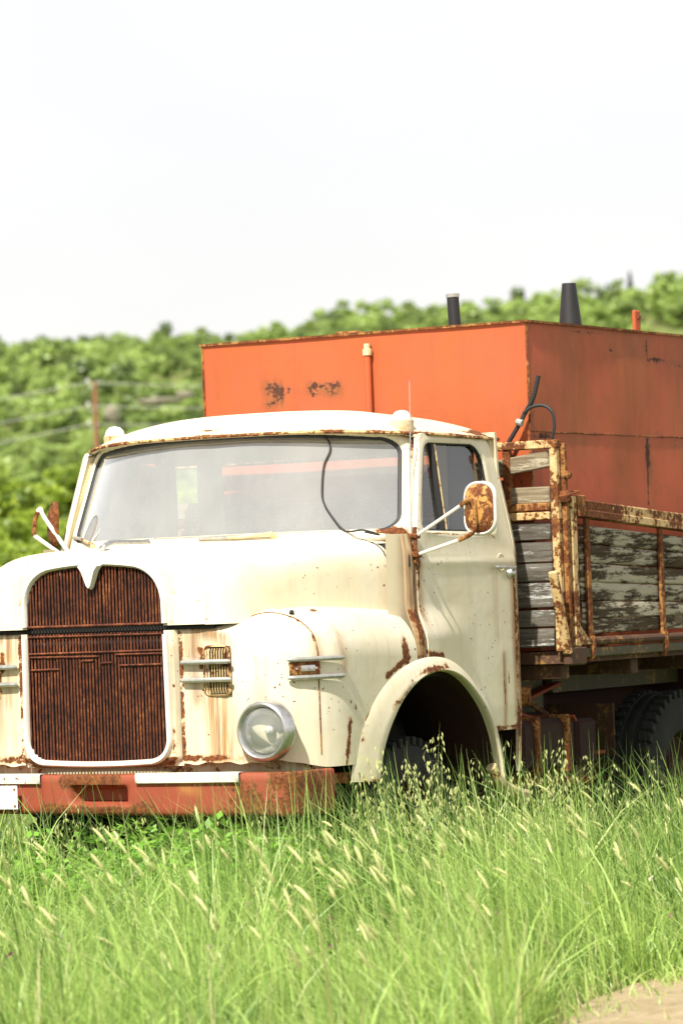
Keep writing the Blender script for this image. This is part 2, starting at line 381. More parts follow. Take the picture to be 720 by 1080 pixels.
sep = tg.n.new('ShaderNodeSeparateXYZ'); tg.l.new(tg.tc.outputs['Object'], sep.inputs[0])
far = tg.rng(sep.outputs['Y'], 60, 150)
gc = tg.mix(far, gc, tg.mix(tg.rng(gn2, 0.4, 0.6), (0.10, 0.14, 0.035), (0.20, 0.21, 0.075)))
tg.set(gc, 0.95, 0, 0.1); tg.bump(gn, 0.5, 0.05)
gb = MB().grid(G); ground = gb.build('ground', tg.m, sharp=180); tag(ground, 'grassy meadow floor rising to the wooded hill behind', 'ground', kind='structure')

# the bare track in the lower right corner
def path_edge(x):                      # the track's far edge: y as a function of x
    d = max(0, 1.25 - x)
    return 14.72 + 0.22 * max(0, x - 1.25) - d - 3.2 * d * d + 0.08 * math.sin(x * 3.1) + 0.06 * math.sin(x * 8.7) + 0.04 * math.sin(x * 23 + 1)
tp = NT('dry_track'); pn = tp.noise(3.5, 9, 0.75); pn2 = tp.noise(40, 5, 0.7)
pc = tp.mix(tp.rng(pn, 0.35, 0.7), (0.44, 0.35, 0.22), (0.33, 0.25, 0.14))
pc = tp.mix(tp.rng(tp.noise(9, 8, 0.8), 0.52, 0.66, 0, 0.75), pc, (0.20, 0.17, 0.09)); pc = tp.mix(tp.rng(pn2, 0.5, 0.8, 0, 0.6), pc, (0.22, 0.20, 0.08)); tp.set(pc, 0.95, 0, 0.1); tp.bump(tp.math('ADD', pn, pn2), 0.6, 0.03)
P = []
for x in np.linspace(-0.2, 9, 90):
    e = path_edge(x)
    P.append([(x, y, 0.006 + 0.012 * math.sin(x * 5 + y * 7) ** 2) for y in np.linspace(5.0, e, 24)])
path = MB().grid(P).build('path', tp.m, sharp=180); tag(path, 'bare sandy track along the edge of the meadow', 'path', kind='structure')

# ------------------------------------------------------------------ the truck
TH = R(30)
T0 = Vector((-1.15, 17.4, 0))
truck = empty('old_truck', T0, -TH)
tag(truck, 'abandoned cream bonneted truck with rusty grille, red bumper and wooden sided bed', 'truck')
LW = 1.075                                         # half width over the pontoon fenders

# pontoon fender: plan outline from the grille panel out round the corner and back to the door
def fplan(s):
    """s 0..1 -> (u, v, nu, nv); 0 at the grille panel, 1 at the door gap."""
    a, b, cu, cv = 0.36, 0.40, 0.715, 0.45
    L1 = cu - 0.4315; L2 = 0.60; L3 = 1.10 - cv; L = L1 + L2 + L3; d = s * L
    if d < L1: u = 0.4315 + d; return u, 0.035 + 0.2 * (u - 0.437) ** 2, 0.11 * d / L1, -1.0
    if d < L1 + L2:
        t = (d - L1) / L2 * math.pi / 2; n = Vector((math.sin(t) / a, -math.cos(t) / b)).normalized()
        return cu + a * math.sin(t), cv - b * math.cos(t), n.x, n.y
    return cu + a, cv + (d - L1 - L2), 1.0, 0.0
def fs(deg): return (0.2835 + 0.60 * deg / 90) / (0.2835 + 0.60 + 0.65)      # s at an angle round the corner
def side_u(v, z):
    base = 1.03 - max(0, z - 1.70) * 0.115 - 0.012 * max(0, 0.95 - z) * 4
    return base + (LW - 1.03) * (1 - float(smooth(1.25, 1.80, v))) * (1 - float(smooth(1.30, 1.47, z)))
AC, AA, AB, AZ = 1.275, 0.70, 0.615, 0.57          # wheel opening in the panels
def fside(v):                                       # the panel's half width, following the rounded front corner
    return LW if v > 0.45 else 0.715 + 0.36 * math.sqrt(max(0, 1 - ((0.45 - v) / 0.40) ** 2))
def arch_z(v):
    q = 1 - ((v - AC) / AA) ** 2
    return AZ + AB * math.sqrt(q) if q > 0 else 0
def fender(sg):
    n = 90; P = []
    for i in range(n + 1):
        s = i / n; u, v, nu, nv = fplan(s)
        w = float(smooth(0.58, 0.88, u))
        r = 0.02 + 0.21 * w; zt = 1.398 + 0.075 * w - 0.012 * float(smooth(0.5, 1.0, v))
        zb = max(0.785 - 0.035 * float(smooth(0.1, 0.3, v)) + (0.004 * math.sin(u * 23) + 0.004 * math.sin(u * 57 + 1)) * (v < 0.12), arch_z(v) if u > 1.0 else 0)
        row = []
        for t in np.linspace(0, 1, 34): row.append((u, v, zb + (zt - r - zb) * t))
        for ph in np.linspace(0, math.pi / 2, 14)[1:]:
            d = r * (1 - math.cos(ph)); row.append((u - nu * d, v - nv * d, zt - r + r * math.sin(ph)))
        pu, pv, pz = row[-1]
        for t in np.linspace(0, 1, 8)[1:]:
            row.append((pu + (min(pu, 0.5) - pu) * t, pv + (0.0 if v > 0.2 else 0.15 * t), zt - 0.05 * t * t))
        P.append(row)
    def fcrest(deg, ph):
        u, v, nu, nv = fplan(fs(deg)) if deg > 0 else fplan(0.185 + deg * 0.0016)
        w = float(smooth(0.58, 0.88, u)); r = 0.02 + 0.21 * w; zt = 1.398 + 0.075 * w; d = r * (1 - math.cos(ph)); q = math.hypot(nu, nv)
        return (u - nu / q * (d - 0.001), v - nv / q * (d - 0.001), zt - r + r * math.sin(ph) + 0.001)
    m_ = MB().grid(P)
    rust = [((0.72,0.03,1.405),(0.95,0.12,1.46),0.018,0.55), ((0.95,0.14,1.46),(1.02,0.2,1.44),0.025,0.75), ((1.05,0.28,1.45),(1.0,0.5,1.47),0.03,0.62), ((0.97,0.33,1.47),(0.97,0.52,1.47),0.02,0.75),
            ((1.04,0.13,1.40),(1.09,0.13,1.26),0.022,0.62), ((0.70,0.03,1.33),(0.60,0.03,1.36),0.04,0.42), ((0.55,0.035,1.30),(0.55,0.035,1.22),0.03,0.6),
            ((0.44,0.035,0.82),(0.44,0.035,1.40),0.018,0.66), ((0.44,0.035,0.81),(1.0,0.1,0.80),0.028,0.66), ((1.03,0.12,0.80),(LW,0.3,0.80),0.03,0.55),
            ((0.80,0.035,1.09),(0.82,0.035,1.2),0.02,0.62), ((0.86,0.035,1.12),(0.87,0.035,1.17),0.02,0.6), ((0.78,0.035,1.03),(0.98,0.05,1.05),0.012,0.6),
            ((1.02,0.1,0.90),(1.03,0.1,1.05),0.02,0.58), ((LW,1.0,1.44),(LW,1.0,1.2),0.035,0.68), ((LW,0.80,1.14),(LW,1.02,1.22),0.025,0.62), ((LW,0.45,0.95),(LW,0.40,0.72),0.03,0.55),
            ((LW,0.97,1.21),(LW,0.97,1.33),0.02,0.6), ((LW,0.65,1.30),(LW,0.65,1.30),0.02,0.6), ((LW,0.5,1.02),(LW,0.5,1.0),0.02,0.5), ((0.99,0.05,1.21),(0.99,0.05,1.26),0.02,0.6)]
    stain = [((0.62,0.03,1.08),(0.64,0.03,0.84),0.075,1.0), ((0.49,0.03,1.40),(0.66,0.03,1.36),0.05,0.9), ((0.50,0.03,1.36),(0.50,0.03,1.28),0.05,0.9), ((0.655,0.03,1.40),(0.655,0.03,1.32),0.035,1.0),
             ((0.48,0.03,1.2),(0.49,0.03,0.85),0.035,0.35), ((0.83,0.03,1.19),(0.84,0.03,1.08),0.03,0.6), ((0.50,0.03,1.20),(0.52,0.03,1.08),0.05,0.7), ((LW,0.30,1.44),(LW,0.38,1.30),0.03,0.45),
             ((0.99,0.07,1.19),(1.0,0.08,1.12),0.03,0.45), ((0.85,0.03,1.06),(0.83,0.03,1.10),0.06,0.5), ((0.85,0.03,0.83),(0.75,0.03,0.81),0.05,0.6)]
    cp_ = [fcrest(16, R(70)), fcrest(30, R(66)), fcrest(44, R(58)), fcrest(54, R(46)), fcrest(60, R(28)), fcrest(61, R(5))]
    rust += [(a_, b_, 0.010, k_) for a_, b_, k_ in zip(cp_[:-1], cp_[1:], (0.5, 0.5, 0.62, 0.64, 0.66))]
    rust += [(fcrest(75, R(66)), fcrest(86, R(72)), 0.02, 0.62), ((1.0, 0.50, 1.47), (0.98, 0.66, 1.473), 0.016, 0.66), (fcrest(30, R(80)), fcrest(52, R(84)), 0.014, 0.62)]
    stain += [((1.06, 0.40, 1.40), (1.075, 0.42, 1.20), 0.03, 0.6), (fcrest(61, R(20)), fcrest(61, 0.0), 0.03, 0.5)]
    if sg < 0: m_.mirror(); f = lambda S: [((-a[0], *a[1:]), (-b[0], *b[1:]), r_, k) for a, b, r_, k in S]; rust = f(rust); stain = f(stain)
    o = m_.build('fender', CREAM, truck, rust, stain, sharp=50)
    # dark panel gap round the fender front
    g = MB(); pts = []
    for z in np.linspace(0.81, 1.25, 14):
        u, v, nu, nv = fplan(fs(61)); pts.append((u + nu * 0.0012, v + nv * 0.0012, z))
    g.tube(pts, 0.0028, 6)
    if sg < 0: g.mirror()
    g.build('panel_gap', RUST, o)
    # crack along the fender's crest, running down into the seam, and a small stud beside it
    cr_ = MB(); cr_.tube(catmull([fcrest(2, R(74)), fcrest(16, R(70)), fcrest(30, R(66)), fcrest(44, R(58)), fcrest(54, R(46)), fcrest(60, R(28)), fcrest(61, R(10)), fcrest(61, 0.0)], 5), 0.0026, 5)
    st2_ = MB().lathe([(0, 0.012), (0.012, 0.011), (0.016, 0.006), (0.017, 0.0005)], fcrest(50, R(62)), (0.4, -0.4, 0.8), 10)
    if sg < 0: cr_.mirror(); st2_.mirror()
    cr_.build('panel_gap', RUST, o); st2_.build('stud', DARK, o)
    # wheel arch flare
    fl = MB(); rows = []
    for a in np.linspace(R(171), R(-3), 60):
        ca, sa = math.cos(a), math.sin(a)
        ov, oz = 1.10 - 0.0 + 0.80 * ca, AZ + 0.645 * sa; iv, iz = 1.285 + (0.615 if ca < 0 else 0.68) * ca, AZ + 0.575 * sa
        ov = 1.235 + (0.80 * ca if ca < 0 else 0.80 * ca)
        row = []
        for k, du in ((0, 0.001), (0.12, 0.009), (0.4, 0.017), (0.72, 0.027), (0.90, 0.032), (1.0, 0.024), (1.0, 0.008), (1.0, -0.012)):
            vv = ov + (iv - ov) * k; zz = oz + (iz - oz) * k; row.append((min(side_u(vv, max(zz, 0.8)), fside(vv)) + du, vv, zz))
        rows.append(row)
    fl.grid(rows)
    rz_ = [((1.12,0.78,0.98),(1.12,1.12,1.18),0.03,0.60), ((1.12,0.98,1.14),(1.10,1.36,1.17),0.028,0.62), ((1.12,0.62,0.68),(1.12,0.66,0.80),0.03,0.62), ((1.08,1.84,0.65),(1.07,1.88,0.8),0.03,0.55), ((1.07,0.45,0.85),(1.08,0.70,1.04),0.012,0.62),
           ((1.12,0.66,0.8),(1.12,0.74,0.95),0.018,0.55), ((1.08,0.55,0.70),(1.08,0.55,0.90),0.02,0.5), ((1.1,0.5,0.67),(1.1,0.66,0.67),0.02,0.7)]
    if sg < 0: fl.mirror(); rz_ = [((-a[0], *a[1:]), (-b[0], *b[1:]), r_, k) for a, b, r_, k in rz_]
    fl.build('wheel_arch_flare', CREAM, o, rz_, sharp=50)
    # louvred side vent with its two trim bars
    ou = rounded_poly([(0.553,1.085),(0.702,1.085),(0.702,1.317),(0.553,1.317)], 0.03, 4, 6)
    ve = MB(); ve.ring([(q[0], 0.030, q[1]) for q in ou], [((q[0]-0.6275)*0.9+0.6275, 0.022, (q[1]-1.2)*0.94+1.2) for q in ou])
    ve.ring([((q[0]-0.6275)*0.9+0.6275, 0.022, (q[1]-1.2)*0.94+1.2) for q in ou], [((q[0]-0.6275)*0.86+0.6275, 0.033, (q[1]-1.2)*0.92+1.2) for q in ou])
    for k in range(10):
        x = 0.565 + k * 0.0139; ve.tube([(x, 0.03, 1.10), (x, 0.0225, 1.115), (x, 0.0225, 1.288), (x, 0.03, 1.302)], 0.0030, 6)
    bk = MB().box((0.555, 0.0305, 1.09), (0.70, 0.0325, 1.312))
    tb = MB()
    for z in (1.243, 1.162):
        tb.tube([(0.452, 0.012, z), (0.46, 0.005, z), (0.70, 0.005, z), (0.712, 0.012, z)], [0.008, 0.0115, 0.0115, 0.007], 10)
        for x in (0.48, 0.68): tb.tube([(x, 0.005, z), (x, 0.04, z)], 0.005, 6)
    if sg < 0: ve.mirror(); bk.mirror(); tb.mirror()
    for q_ in (ve, bk, tb): q_.v = [(a, b + 0.009, c) for a, b, c in q_.v]
    vo = ve.build('side_vent', RUST_CREAM, o); bk.build('vent_backing', DARK, o); tb.build('trim_bar', ALU, o)
    # marker lamp wrapped round the corner between two bars
    mk = MB(); lens = MB()
    for z in (1.240, 1.158):
        pts = [(u + nu * 0.018, v + nv * 0.018, z + 0.0 * k) for k, (u, v, nu, nv) in enumerate(fplan(s_) for s_ in np.linspace(fs(38), fs(82), 16))]
        mk.tube(pts, [0.006] + [0.0115] * 14 + [0.005], 10)
    if sg < 0: mk.mirror()
    mk.build('trim_bar', ALU, o)
    base = MB(); base.grid([[(u + nu * d, v + nv * d, z) for d, z in ((0.002,1.168),(0.012,1.172),(0.014,1.18),(0.014,1.215),(0.012,1.226),(0.002,1.23))] for u, v, nu, nv in (fplan(s_) for s_ in np.linspace(fs(39.5), fs(61), 12))])
    lens.grid([[(u + nu * d, v + nv * d, z) for d, z in ((0.012,1.182),(0.02,1.186),(0.022,1.2),(0.02,1.212),(0.012,1.215))] for u, v, nu, nv in (fplan(s_) for s_ in np.linspace(fs(47), fs(57), 8))])
    for s_ in (fs(44), fs(48.5), fs(53), fs(57.5)):
        u, v, nu, nv = fplan(s_); lens.tube([(u + nu*0.012, v + nv*0.012, 1.199), (u + nu*0.025, v + nv*0.025, 1.199)], 0.006, 8)
    if sg < 0: base.mirror(); lens.mirror()
    ml = base.build('marker_lamp', RUST, o); lens.build('lens', CHROME, ml)
    return o
fl_left = fender(1); fl_right = fender(-1)

def headlight(sg):
    c = (sg * 0.873, 0.03, 0.927)
    rim = MB().lathe([(-0.10, 0.10), (-0.05, 0.128), (-0.035, 0.140), (-0.02, 0.141), (0.012, 0.137), (0.028, 0.129), (0.032, 0.121), (0.026, 0.113), (0.012, 0.108)], c, (0, -1, 0), 40)
    o = rim.build('headlight', CHROME, truck, [((sg*0.78, 0, 1.02), (sg*1.02, 0, 1.03), 0.03, 0.4)], sharp=60)
    MB().lathe([(0.010, 0.109), (0.004, 0.108), (0.0, 0.103)], c, (0, -1, 0), 40).build('rubber_ring', RUBBER, o)
    MB().lathe([(-0.09, 0.015), (-0.082, 0.03), (-0.06, 0.065), (-0.03, 0.095), (0.006, 0.108)], c, (0, -1, 0), 32).build('reflector', REFLECT, o)
    MB().lathe([(-0.085, 0.001), (-0.06, 0.02), (-0.035, 0.022), (-0.02, 0.012), (-0.017, 0.001)], c, (0, -1, 0), 16).build('bulb', LAMPW, o)
    MB().lathe([(0.012, 0.110), (0.022, 0.09), (0.031, 0.06), (0.036, 0.03), (0.0375, 0.0005)], c, (0, -1, 0), 32).build('lens', GLASS_LENS, o)
headlight(1); headlight(-1)

# hood: lofted sections with a rounded nose
def hood_w(v): return 0.69 + 0.25 * min(1, max(0, (v - 0.10) / 1.0)) + (0.055 * float(smooth(1.10, 1.20, v)))
def hood_top(v): return 1.775 + 0.028 * float(smooth(0.2, 1.15, v))
def hood_sec(v, inset=0.0, n=61):
    w = hood_w(v) - inset; inset *= 0.40; zb = 1.412 + 0.03 * float(smooth(0.15, 0.6, v)); zt = hood_top(v) - inset; e = 4.2 + 2.4 * float(smooth(0.05, 0.9, v))
    out = []
    for a in np.linspace(0, math.pi, n):
        ca, sa = math.cos(a), math.sin(a)
        uu = w * math.copysign(abs(ca) ** (2 / e), ca); tt = abs(sa) ** (2 / e)
        flare = 0.05 * (1 - tt) ** 2 * (1 - float(smooth(0.1, 0.5, v))) * math.copysign(1, ca)
        out.append((uu + flare, v, zb + (zt - zb) * tt))
    return out
rows = []
for ph in np.linspace(0, math.pi / 2, 14): rows.append(hood_sec(0.012 + 0.17 * (1 - math.sin(math.pi/2 - ph) if False else 1 - math.cos(ph)), 0.15 * (1 - math.sin(ph))))
for v in np.linspace(0.182, 1.095, 44)[1:]: rows.append(hood_sec(v))
nose = rows[0]
hr = [((0.2,0.03,1.72),(-0.45,0.03,1.66),0.03,0.36), ((0.2,0.1,1.74),(-0.2,0.1,1.74),0.05,0.22), ((-0.5,0.1,1.7),(-0.6,0.1,1.5),0.1,0.25), ((0.47,0.03,1.40),(0.72,0.06,1.41),0.014,0.5), ((0.44,0.02,1.45),(0.46,0.02,1.5),0.02,0.5),
      ((0.7,0.9,1.8),(0.9,0.9,1.8),0.02,0.55), ((0.93,0.7,1.66),(0.93,0.7,1.66),0.012,0.55), ((0.85,0.5,1.46),(0.86,0.55,1.46),0.02,0.6), ((0.80,0.35,1.60),(0.80,0.35,1.60),0.012,0.5)]
hs = [((0.95,0.75,1.72),(0.95,0.75,1.50),0.035,0.42), ((-0.40,0.02,1.6),(-0.45,0.02,1.45),0.06,0.25)]
hood = MB().grid(rows).build('hood', CREAM, truck, hr, hs, sharp=50)
# cowl behind the hood
MB().tube([p for p in hood_sec(1.0985, -0.001) if p[0] > 0 and p[2] > 1.45][:24], 0.003, 5).build('hood_seam', DARK, hood)
rows = [hood_sec(v) for v in np.linspace(1.102, 1.36, 14)]
MB().grid(rows).build('cowl', CREAM, truck, [((0.86,1.15,1.8),(0.98,1.22,1.79),0.045,0.66), ((0.4,1.11,1.82),(0.85,1.11,1.81),0.02,0.5), ((1.01,1.19,1.5),(1.01,1.2,1.8),0.02,0.5)],
                [((1.01,1.2,1.75),(1.01,1.2,1.5),0.03,0.7)], sharp=50)

# grille outline (front view): arched top
def grille_outline(off, n=12):
    pts = rounded_poly([(-0.382, 0.812), (0.382, 0.812), (0.372, 1.655), (-0.372, 1.655)], [0.085, 0.085, 0.13, 0.13], 24, 9)
    out = []
    for x, z in pts:
        t = (x / 0.382); z2 = z + (0.045 * (1 - t * t) if z > 1.5 else (-0.015 * (1 - t * t) if z < 0.9 else 0))
        out.append((x, z2))
    out = np.array(out); c = np.array([0, 1.22]); nx = np.roll(out, -1, 0) - np.roll(out, 1, 0); nrm = np.stack([nx[:, 1], -nx[:, 0]], 1); nrm /= np.linalg.norm(nrm, axis=1)[:, None]
    return out + nrm * off
# nose panel: from the hood's front edge to the grille opening; below the gap a separate lower panel
GAPZ = 1.402
def nose_outline():
    pts = [(p[0], p[2]) for p in nose]
    return np.array([(0.57, GAPZ)] + pts[1:-1] + [(-0.57, GAPZ)])
def panel_between(zlo, zhi, outer_half, v=0.0):
    """Front panel with the grille opening cut out, as strips per height."""
    go = grille_outline(0.0); rows_r = []
    for z in np.linspace(zlo, zhi, 40):
        # half width of the opening at this height
        xs = [go[i][0] + (go[(i+1) % len(go)][0] - go[i][0]) * ((z - go[i][1]) / (go[(i+1) % len(go)][1] - go[i][1])) for i in range(len(go))
              if (go[i][1] - z) * (go[(i+1) % len(go)][1] - z) < 0 and abs(go[i][1] - go[(i+1) % len(go)][1]) > 1e-9]
        xi = max(xs) if xs else 0.0; xo = outer_half(z)
        rows_r.append([(xi + (xo - xi) * t, v + 0.012 * t ** 6, z) for t in np.linspace(0, 1, 6)])
    return rows_r
def upper_half(z):
    xs = [p[0] for p in nose if p[2] <= z + 0.02 and p[0] > 0]
    best = 0.0
    for a, b in zip(nose[:-1], nose[1:]):
        if a[0] >= 0 and (a[2] - z) * (b[2] - z) <= 0 and abs(a[2] - b[2]) > 1e-9:
            best = max(best, a[0] + (b[0] - a[0]) * (z - a[2]) / (b[2] - a[2]))
    return max(best, 0.01)
ztop = max(p[2] for p in nose) - 0.0005
pr = panel_between(1.414, ztop, upper_half); mbp = MB().grid(pr); mb2 = MB().grid(pr).mirror(); mbp.add(mb2.v, mb2.f)
mbp.build('nose_panel', CREAM, hood, [((-0.40,0,1.45),(-0.42,0,1.64),0.02,0.45), ((-0.42,0,1.64),(0.0,0,1.72),0.02,0.42), ((0.42,0,1.42),(0.44,0,1.6),0.015,0.5), ((0.0,0,1.72),(0.42,0,1.62),0.015,0.35)], sharp=50)
pr = [[(a, b + 0.036 * max(0, (a - 0.405) / 0.026) ** 2, c) for a, b, c in rw_] for rw_ in panel_between(0.775, 1.392, lambda z: 0.431)]; mbp = MB().grid(pr); mb2 = MB().grid(pr).mirror(); mbp.add(mb2.v, mb2.f)
mbp.build('grille_surround', CREAM, truck, [((0.428,0,0.78),(0.428,0,1.39),0.014,0.72), ((-0.428,0,0.78),(-0.428,0,1.39),0.012,0.6), ((-0.43,0,0.79),(0.43,0,0.785),0.035,0.95), ((0.41,0,0.83),(0.41,0,0.95),0.02,0.5)],
          [((-0.41,0,1.3),(-0.41,0,0.85),0.05,0.6), ((0.41,0,1.3),(0.41,0,0.9),0.03,0.5)], sharp=50)
# raised bead round the grille
gf = MB(); a0 = grille_outline(-0.004); a1 = grille_outline(0.005); a2 = grille_outline(0.017); a3 = grille_outline(0.024)
prof = [(a0, 0.012), (a0, -0.010), (a1, -0.022), (a2, -0.022), (a3, -0.012), (a3, 0.003)]
def frame_part(keep):
    mb = MB()
    n = len(a0); idx = [i for i in range(n) if keep(a0[i][1])]
    # order into one continuous run
    k0 = next(i for i in idx if (i - 1) % n not in idx) if len(idx) < n else 0
    run = [(k0 + j) % n for j in range(len(idx))]
    mb.grid([[(q[i][0], v, q[i][1]) for q, v in prof] for i in run]); return mb
frame_part(lambda z: z < GAPZ - 0.008).build('grille_frame', WHITE, truck, [((-0.38,0,0.80),(0.38,0,0.79),0.02,0.38)], [((-0.4,0,0.79),(0.4,0,0.79),0.03,0.5), ((-0.4,0,1.3),(-0.4,0,1.0),0.03,0.25)], sharp=50)
frame_part(lambda z: z > GAPZ + 0.008).build('grille_frame', WHITE, hood, sharp=50)
def grille_bars(zlo, zhi, name, parent):
    go = grille_outline(0.0); mb = MB(); nb = 43
    for k in range(nb):
        x = -0.372 + 0.744 * k / (nb - 1)
        zs = [go[i][1] + (go[(i+1) % len(go)][1] - go[i][1]) * ((x - go[i][0]) / (go[(i+1) % len(go)][0] - go[i][0])) for i in range(len(go))
              if (go[i][0] - x) * (go[(i+1) % len(go)][0] - x) < 0]
        if len(zs) < 2: continue
        z0 = max(min(zs) + 0.002, zlo); z1 = min(max(zs) - 0.002, zhi)
        if z1 - z0 < 0.03: continue
        lean = random.uniform(-0.0015, 0.0015); dv = random.uniform(-0.002, 0.002)
        pts = [(x + lean * math.sin(t * 5), 0.004 + dv, z0 + (z1 - z0) * t) for t in np.linspace(0, 1, 7)]
        mb.tube(pts, 0.0046, 6)
    return mb
gl_ = grille_bars(0.75, GAPZ - 0.012, 'grille', truck)
for z, x0, x1 in ((1.378, -0.37, 0.37), (1.300, -0.37, 0.372), (1.284, -0.36, 0.02), (1.288, 0.11, 0.37), (1.238, 0.13, 0.36), (1.225, -0.36, -0.2), (1.262, -0.08, -0.01), (1.250, 0.03, 0.09)):
    gl_.bar((x0, -0.004, z), (x1, -0.004, z + random.uniform(-0.003, 0.003)), 0.008, 0.010)
grl = gl_.build('grille', GRILLE, truck)
gu = grille_bars(GAPZ + 0.012, 1.8, 'grille', hood); gu.bar((-0.375, -0.002, GAPZ + 0.022), (0.375, -0.002, GAPZ + 0.022), 0.012, 0.012)
gu.build('grille', GRILLE, hood)
MB().box((-0.40, 0.05, 0.78), (0.40, 0.056, 1.66)).build('radiator', PIPE_BLACK, truck)
MB().box((-0.62, 0.03, 1.395), (0.62, 0.30, 1.408)).build('hood_gap', DARK, truck)
# wedge badge and hood crest strip
e = MB(); ou = [(-0.066,1.700),(0.0,1.712),(0.066,1.700),(0.044,1.674),(0.014,1.600),(0.0,1.588),(-0.014,1.600),(-0.044,1.674)]
e.ring([(x, -0.014, z) for x, z in ou], [(x * 0.80, -0.046 + 0.10 * max(0, 1.64 - z), 1.655 + (z - 1.655) * 0.90) for x, z in ou])
e.add([(x * 0.80, -0.046 + 0.10 * max(0, 1.64 - z), 1.655 + (z - 1.655) * 0.90) for x, z in ou] + [(0, -0.052, 1.675)], [(i, (i + 1) % 8, 8) for i in range(8)])
e.build('badge', WHITE, hood, sharp=40)
cs = MB()
cr = [[(x * (1 - 0.35 * t), 0.08 + 0.40 * t, hz) for x, hz in zip((-0.022, -0.014, 0.0, 0.014, 0.022), [(1.800 - 0.075 * (1 - min(1, (0.08 + 0.4 * t) / 0.18)) ** 2) + d for d in (-0.004, 0.010, 0.016, 0.010, -0.004)])] for t in np.linspace(0, 1, 14)]
cs.grid(cr).build('hood_strip', CHROME, hood, solid=0.004)

# bumper with a recessed slot, pads and plate
def bumper_v(u, z):
    v = -0.10 + 0.07 * abs(u) ** 2.2
    slot = float(smooth(-0.11, -0.05, u) * (1 - smooth(0.16, 0.22, u)) * smooth(0.600, 0.625, z) * (1 - smooth(0.68, 0.70, z)))
    step = 0.03 * float(1 - smooth(-0.29, -0.24, u)) * float(smooth(-0.9, -0.8, u))
    return v + 0.09 * slot + step
rows = []
path_u = [(-1.08, 0.32), (-1.10, 0.16)] + [(u, None) for u in np.linspace(-1.04, 0.98, 110)] + [(1.018, -0.01), (1.042, 0.025), (1.06, 0.085), (1.066, 0.165), (1.056, 0.32)]
for u, vv in path_u:
    row = []
    tilt = -0.012 * u
    for dz, dv in ((0.700, 0.14), (0.742, 0.13), (0.745, 0.02), (0.742, 0.008), (0.735, 0.0), (0.71, 0), (0.70, 0), (0.69, 0), (0.675, 0), (0.66, 0), (0.64, 0), (0.625, 0), (0.61, 0), (0.60, 0), (0.58, 0.0), (0.565, 0.006), (0.558, 0.02), (0.56, 0.12)):
        z = dz + tilt * (0.745 - dz) * 6
        if vv is None: row.append((u, bumper_v(u, dz) + dv, z))
        else: row.append((u - math.copysign(dv, u) * 0.6, vv, z))
    rows.append(row)
bump = MB().grid(rows).build('bumper', REDRUST, truck, [((0.80,-0.02,0.60),(1.09,0.05,0.6),0.12,0.30), ((1.03,0,0.72),(1.1,0.1,0.6),0.12,0.45), ((-0.15,-0.1,0.72),(0.15,-0.1,0.72),0.05,0.3), ((-0.3,-0.1,0.57),(0.3,-0.1,0.57),0.04,0.4)],
                               [((0.50,-0.1,0.68),(0.58,-0.1,0.665),0.022,0.5)], sharp=60)
def pad(u0, u1):
    P = []
    for u in np.linspace(u0, u1, 20):
        b = bumper_v(u, 0.74); P.append([(u, b + 0.05, 0.7485), (u, b - 0.006, 0.751), (u, b - 0.016, 0.744), (u, b - 0.016, 0.706), (u, b - 0.004, 0.700)])
    MB().grid(P).build('bumper_pad', PADW, bump, solid=0.006)
pad(-0.80, -0.275); pad(0.265, 0.79)
pl = MB().box((-0.70, -0.105, 0.588), (-0.390, -0.098, 0.698), 0.003)
tpl = NT('white_plate'); nn = tpl.noise(18, 5, 0.7); tpl.set(tpl.mix(tpl.rng(nn, 0.6, 0.75), (0.80, 0.80, 0.78), (0.5, 0.5, 0.5)), 0.45)
plate = pl.build('number_plate', tpl.m, bump)
for z in (0.605, 0.682): MB().lathe([(0, 0.006), (0.004, 0.006), (0.006, 0.0005)], (-0.403, -0.105, z), (0, -1, 0), 10).build('bolt', RUST, plate)
MB().grid([[(u, 0.075 + 0.2 * abs(u) ** 4, z) for z in (0.66, 0.72, 0.80)] for u in np.linspace(-1.02, 1.02, 30)]).build('lower_apron', CREAM_RUSTY, truck)
MB().bar((0.94, 0.25, 0.695), (1.06, 0.52, 0.69), 0.05, 0.05).build('bumper_bracket', RUST, truck)
MB().bar((-0.94, 0.25, 0.695), (-1.06, 0.52, 0.69), 0.05, 0.05).build('bumper_bracket', RUST, truck)

# ---------------------------------------------------------------- cab
def W(p, q):
    hw = 0.925 - 0.063 * q
    return (p * hw, 0.955 + 0.29 * abs(p) ** 3.0 + 0.155 * q, 1.815 + 0.475 * q - 0.030 * abs(p) ** 2.5 * q + 0.015 * (1 - p * p) * q)
def w_outline(P, q0, q1, rp, rq):
    pts = rounded_poly([(-1, 0), (1, 0), (1, 1), (-1, 1)], [rq] * 4, 26, 9)
    out = []
    for x, y in pts: out.append((x, y))
    # separate radii: scale x of the corner so that it is round in space
    res = []
    for x, y in out:
        res.append(W(P * x, q0 + (q1 - q0) * y))
    return res
def rounded_unit(rx_, ry_, n_side=26, n_arc=9):
    C = [(-1, 0), (1, 0), (1, 1), (-1, 1)]; out = []; sgn = [(-1, 1, 1, 1), (1, 1, 1, 1)]
    arcs = [((-1 + rx_, ry_), math.pi, 1.5 * math.pi), ((1 - rx_, ry_), 1.5 * math.pi, 2 * math.pi), ((1 - rx_, 1 - ry_), 0, 0.5 * math.pi), ((-1 + rx_, 1 - ry_), 0.5 * math.pi, math.pi)]
    segs = [[np.array((c[0] + rx_ * math.cos(a), c[1] + ry_ * math.sin(a))) for a in np.linspace(a0_, a1_, n_arc)] for c, a0_, a1_ in arcs]
    for i in range(4):
        out += segs[i]; e0 = segs[i][-1]; e1 = segs[(i + 1) % 4][0]
        out += [e0 + (e1 - e0) * t for t in np.linspace(0, 1, n_side + 2)[1:-1]]
    return out
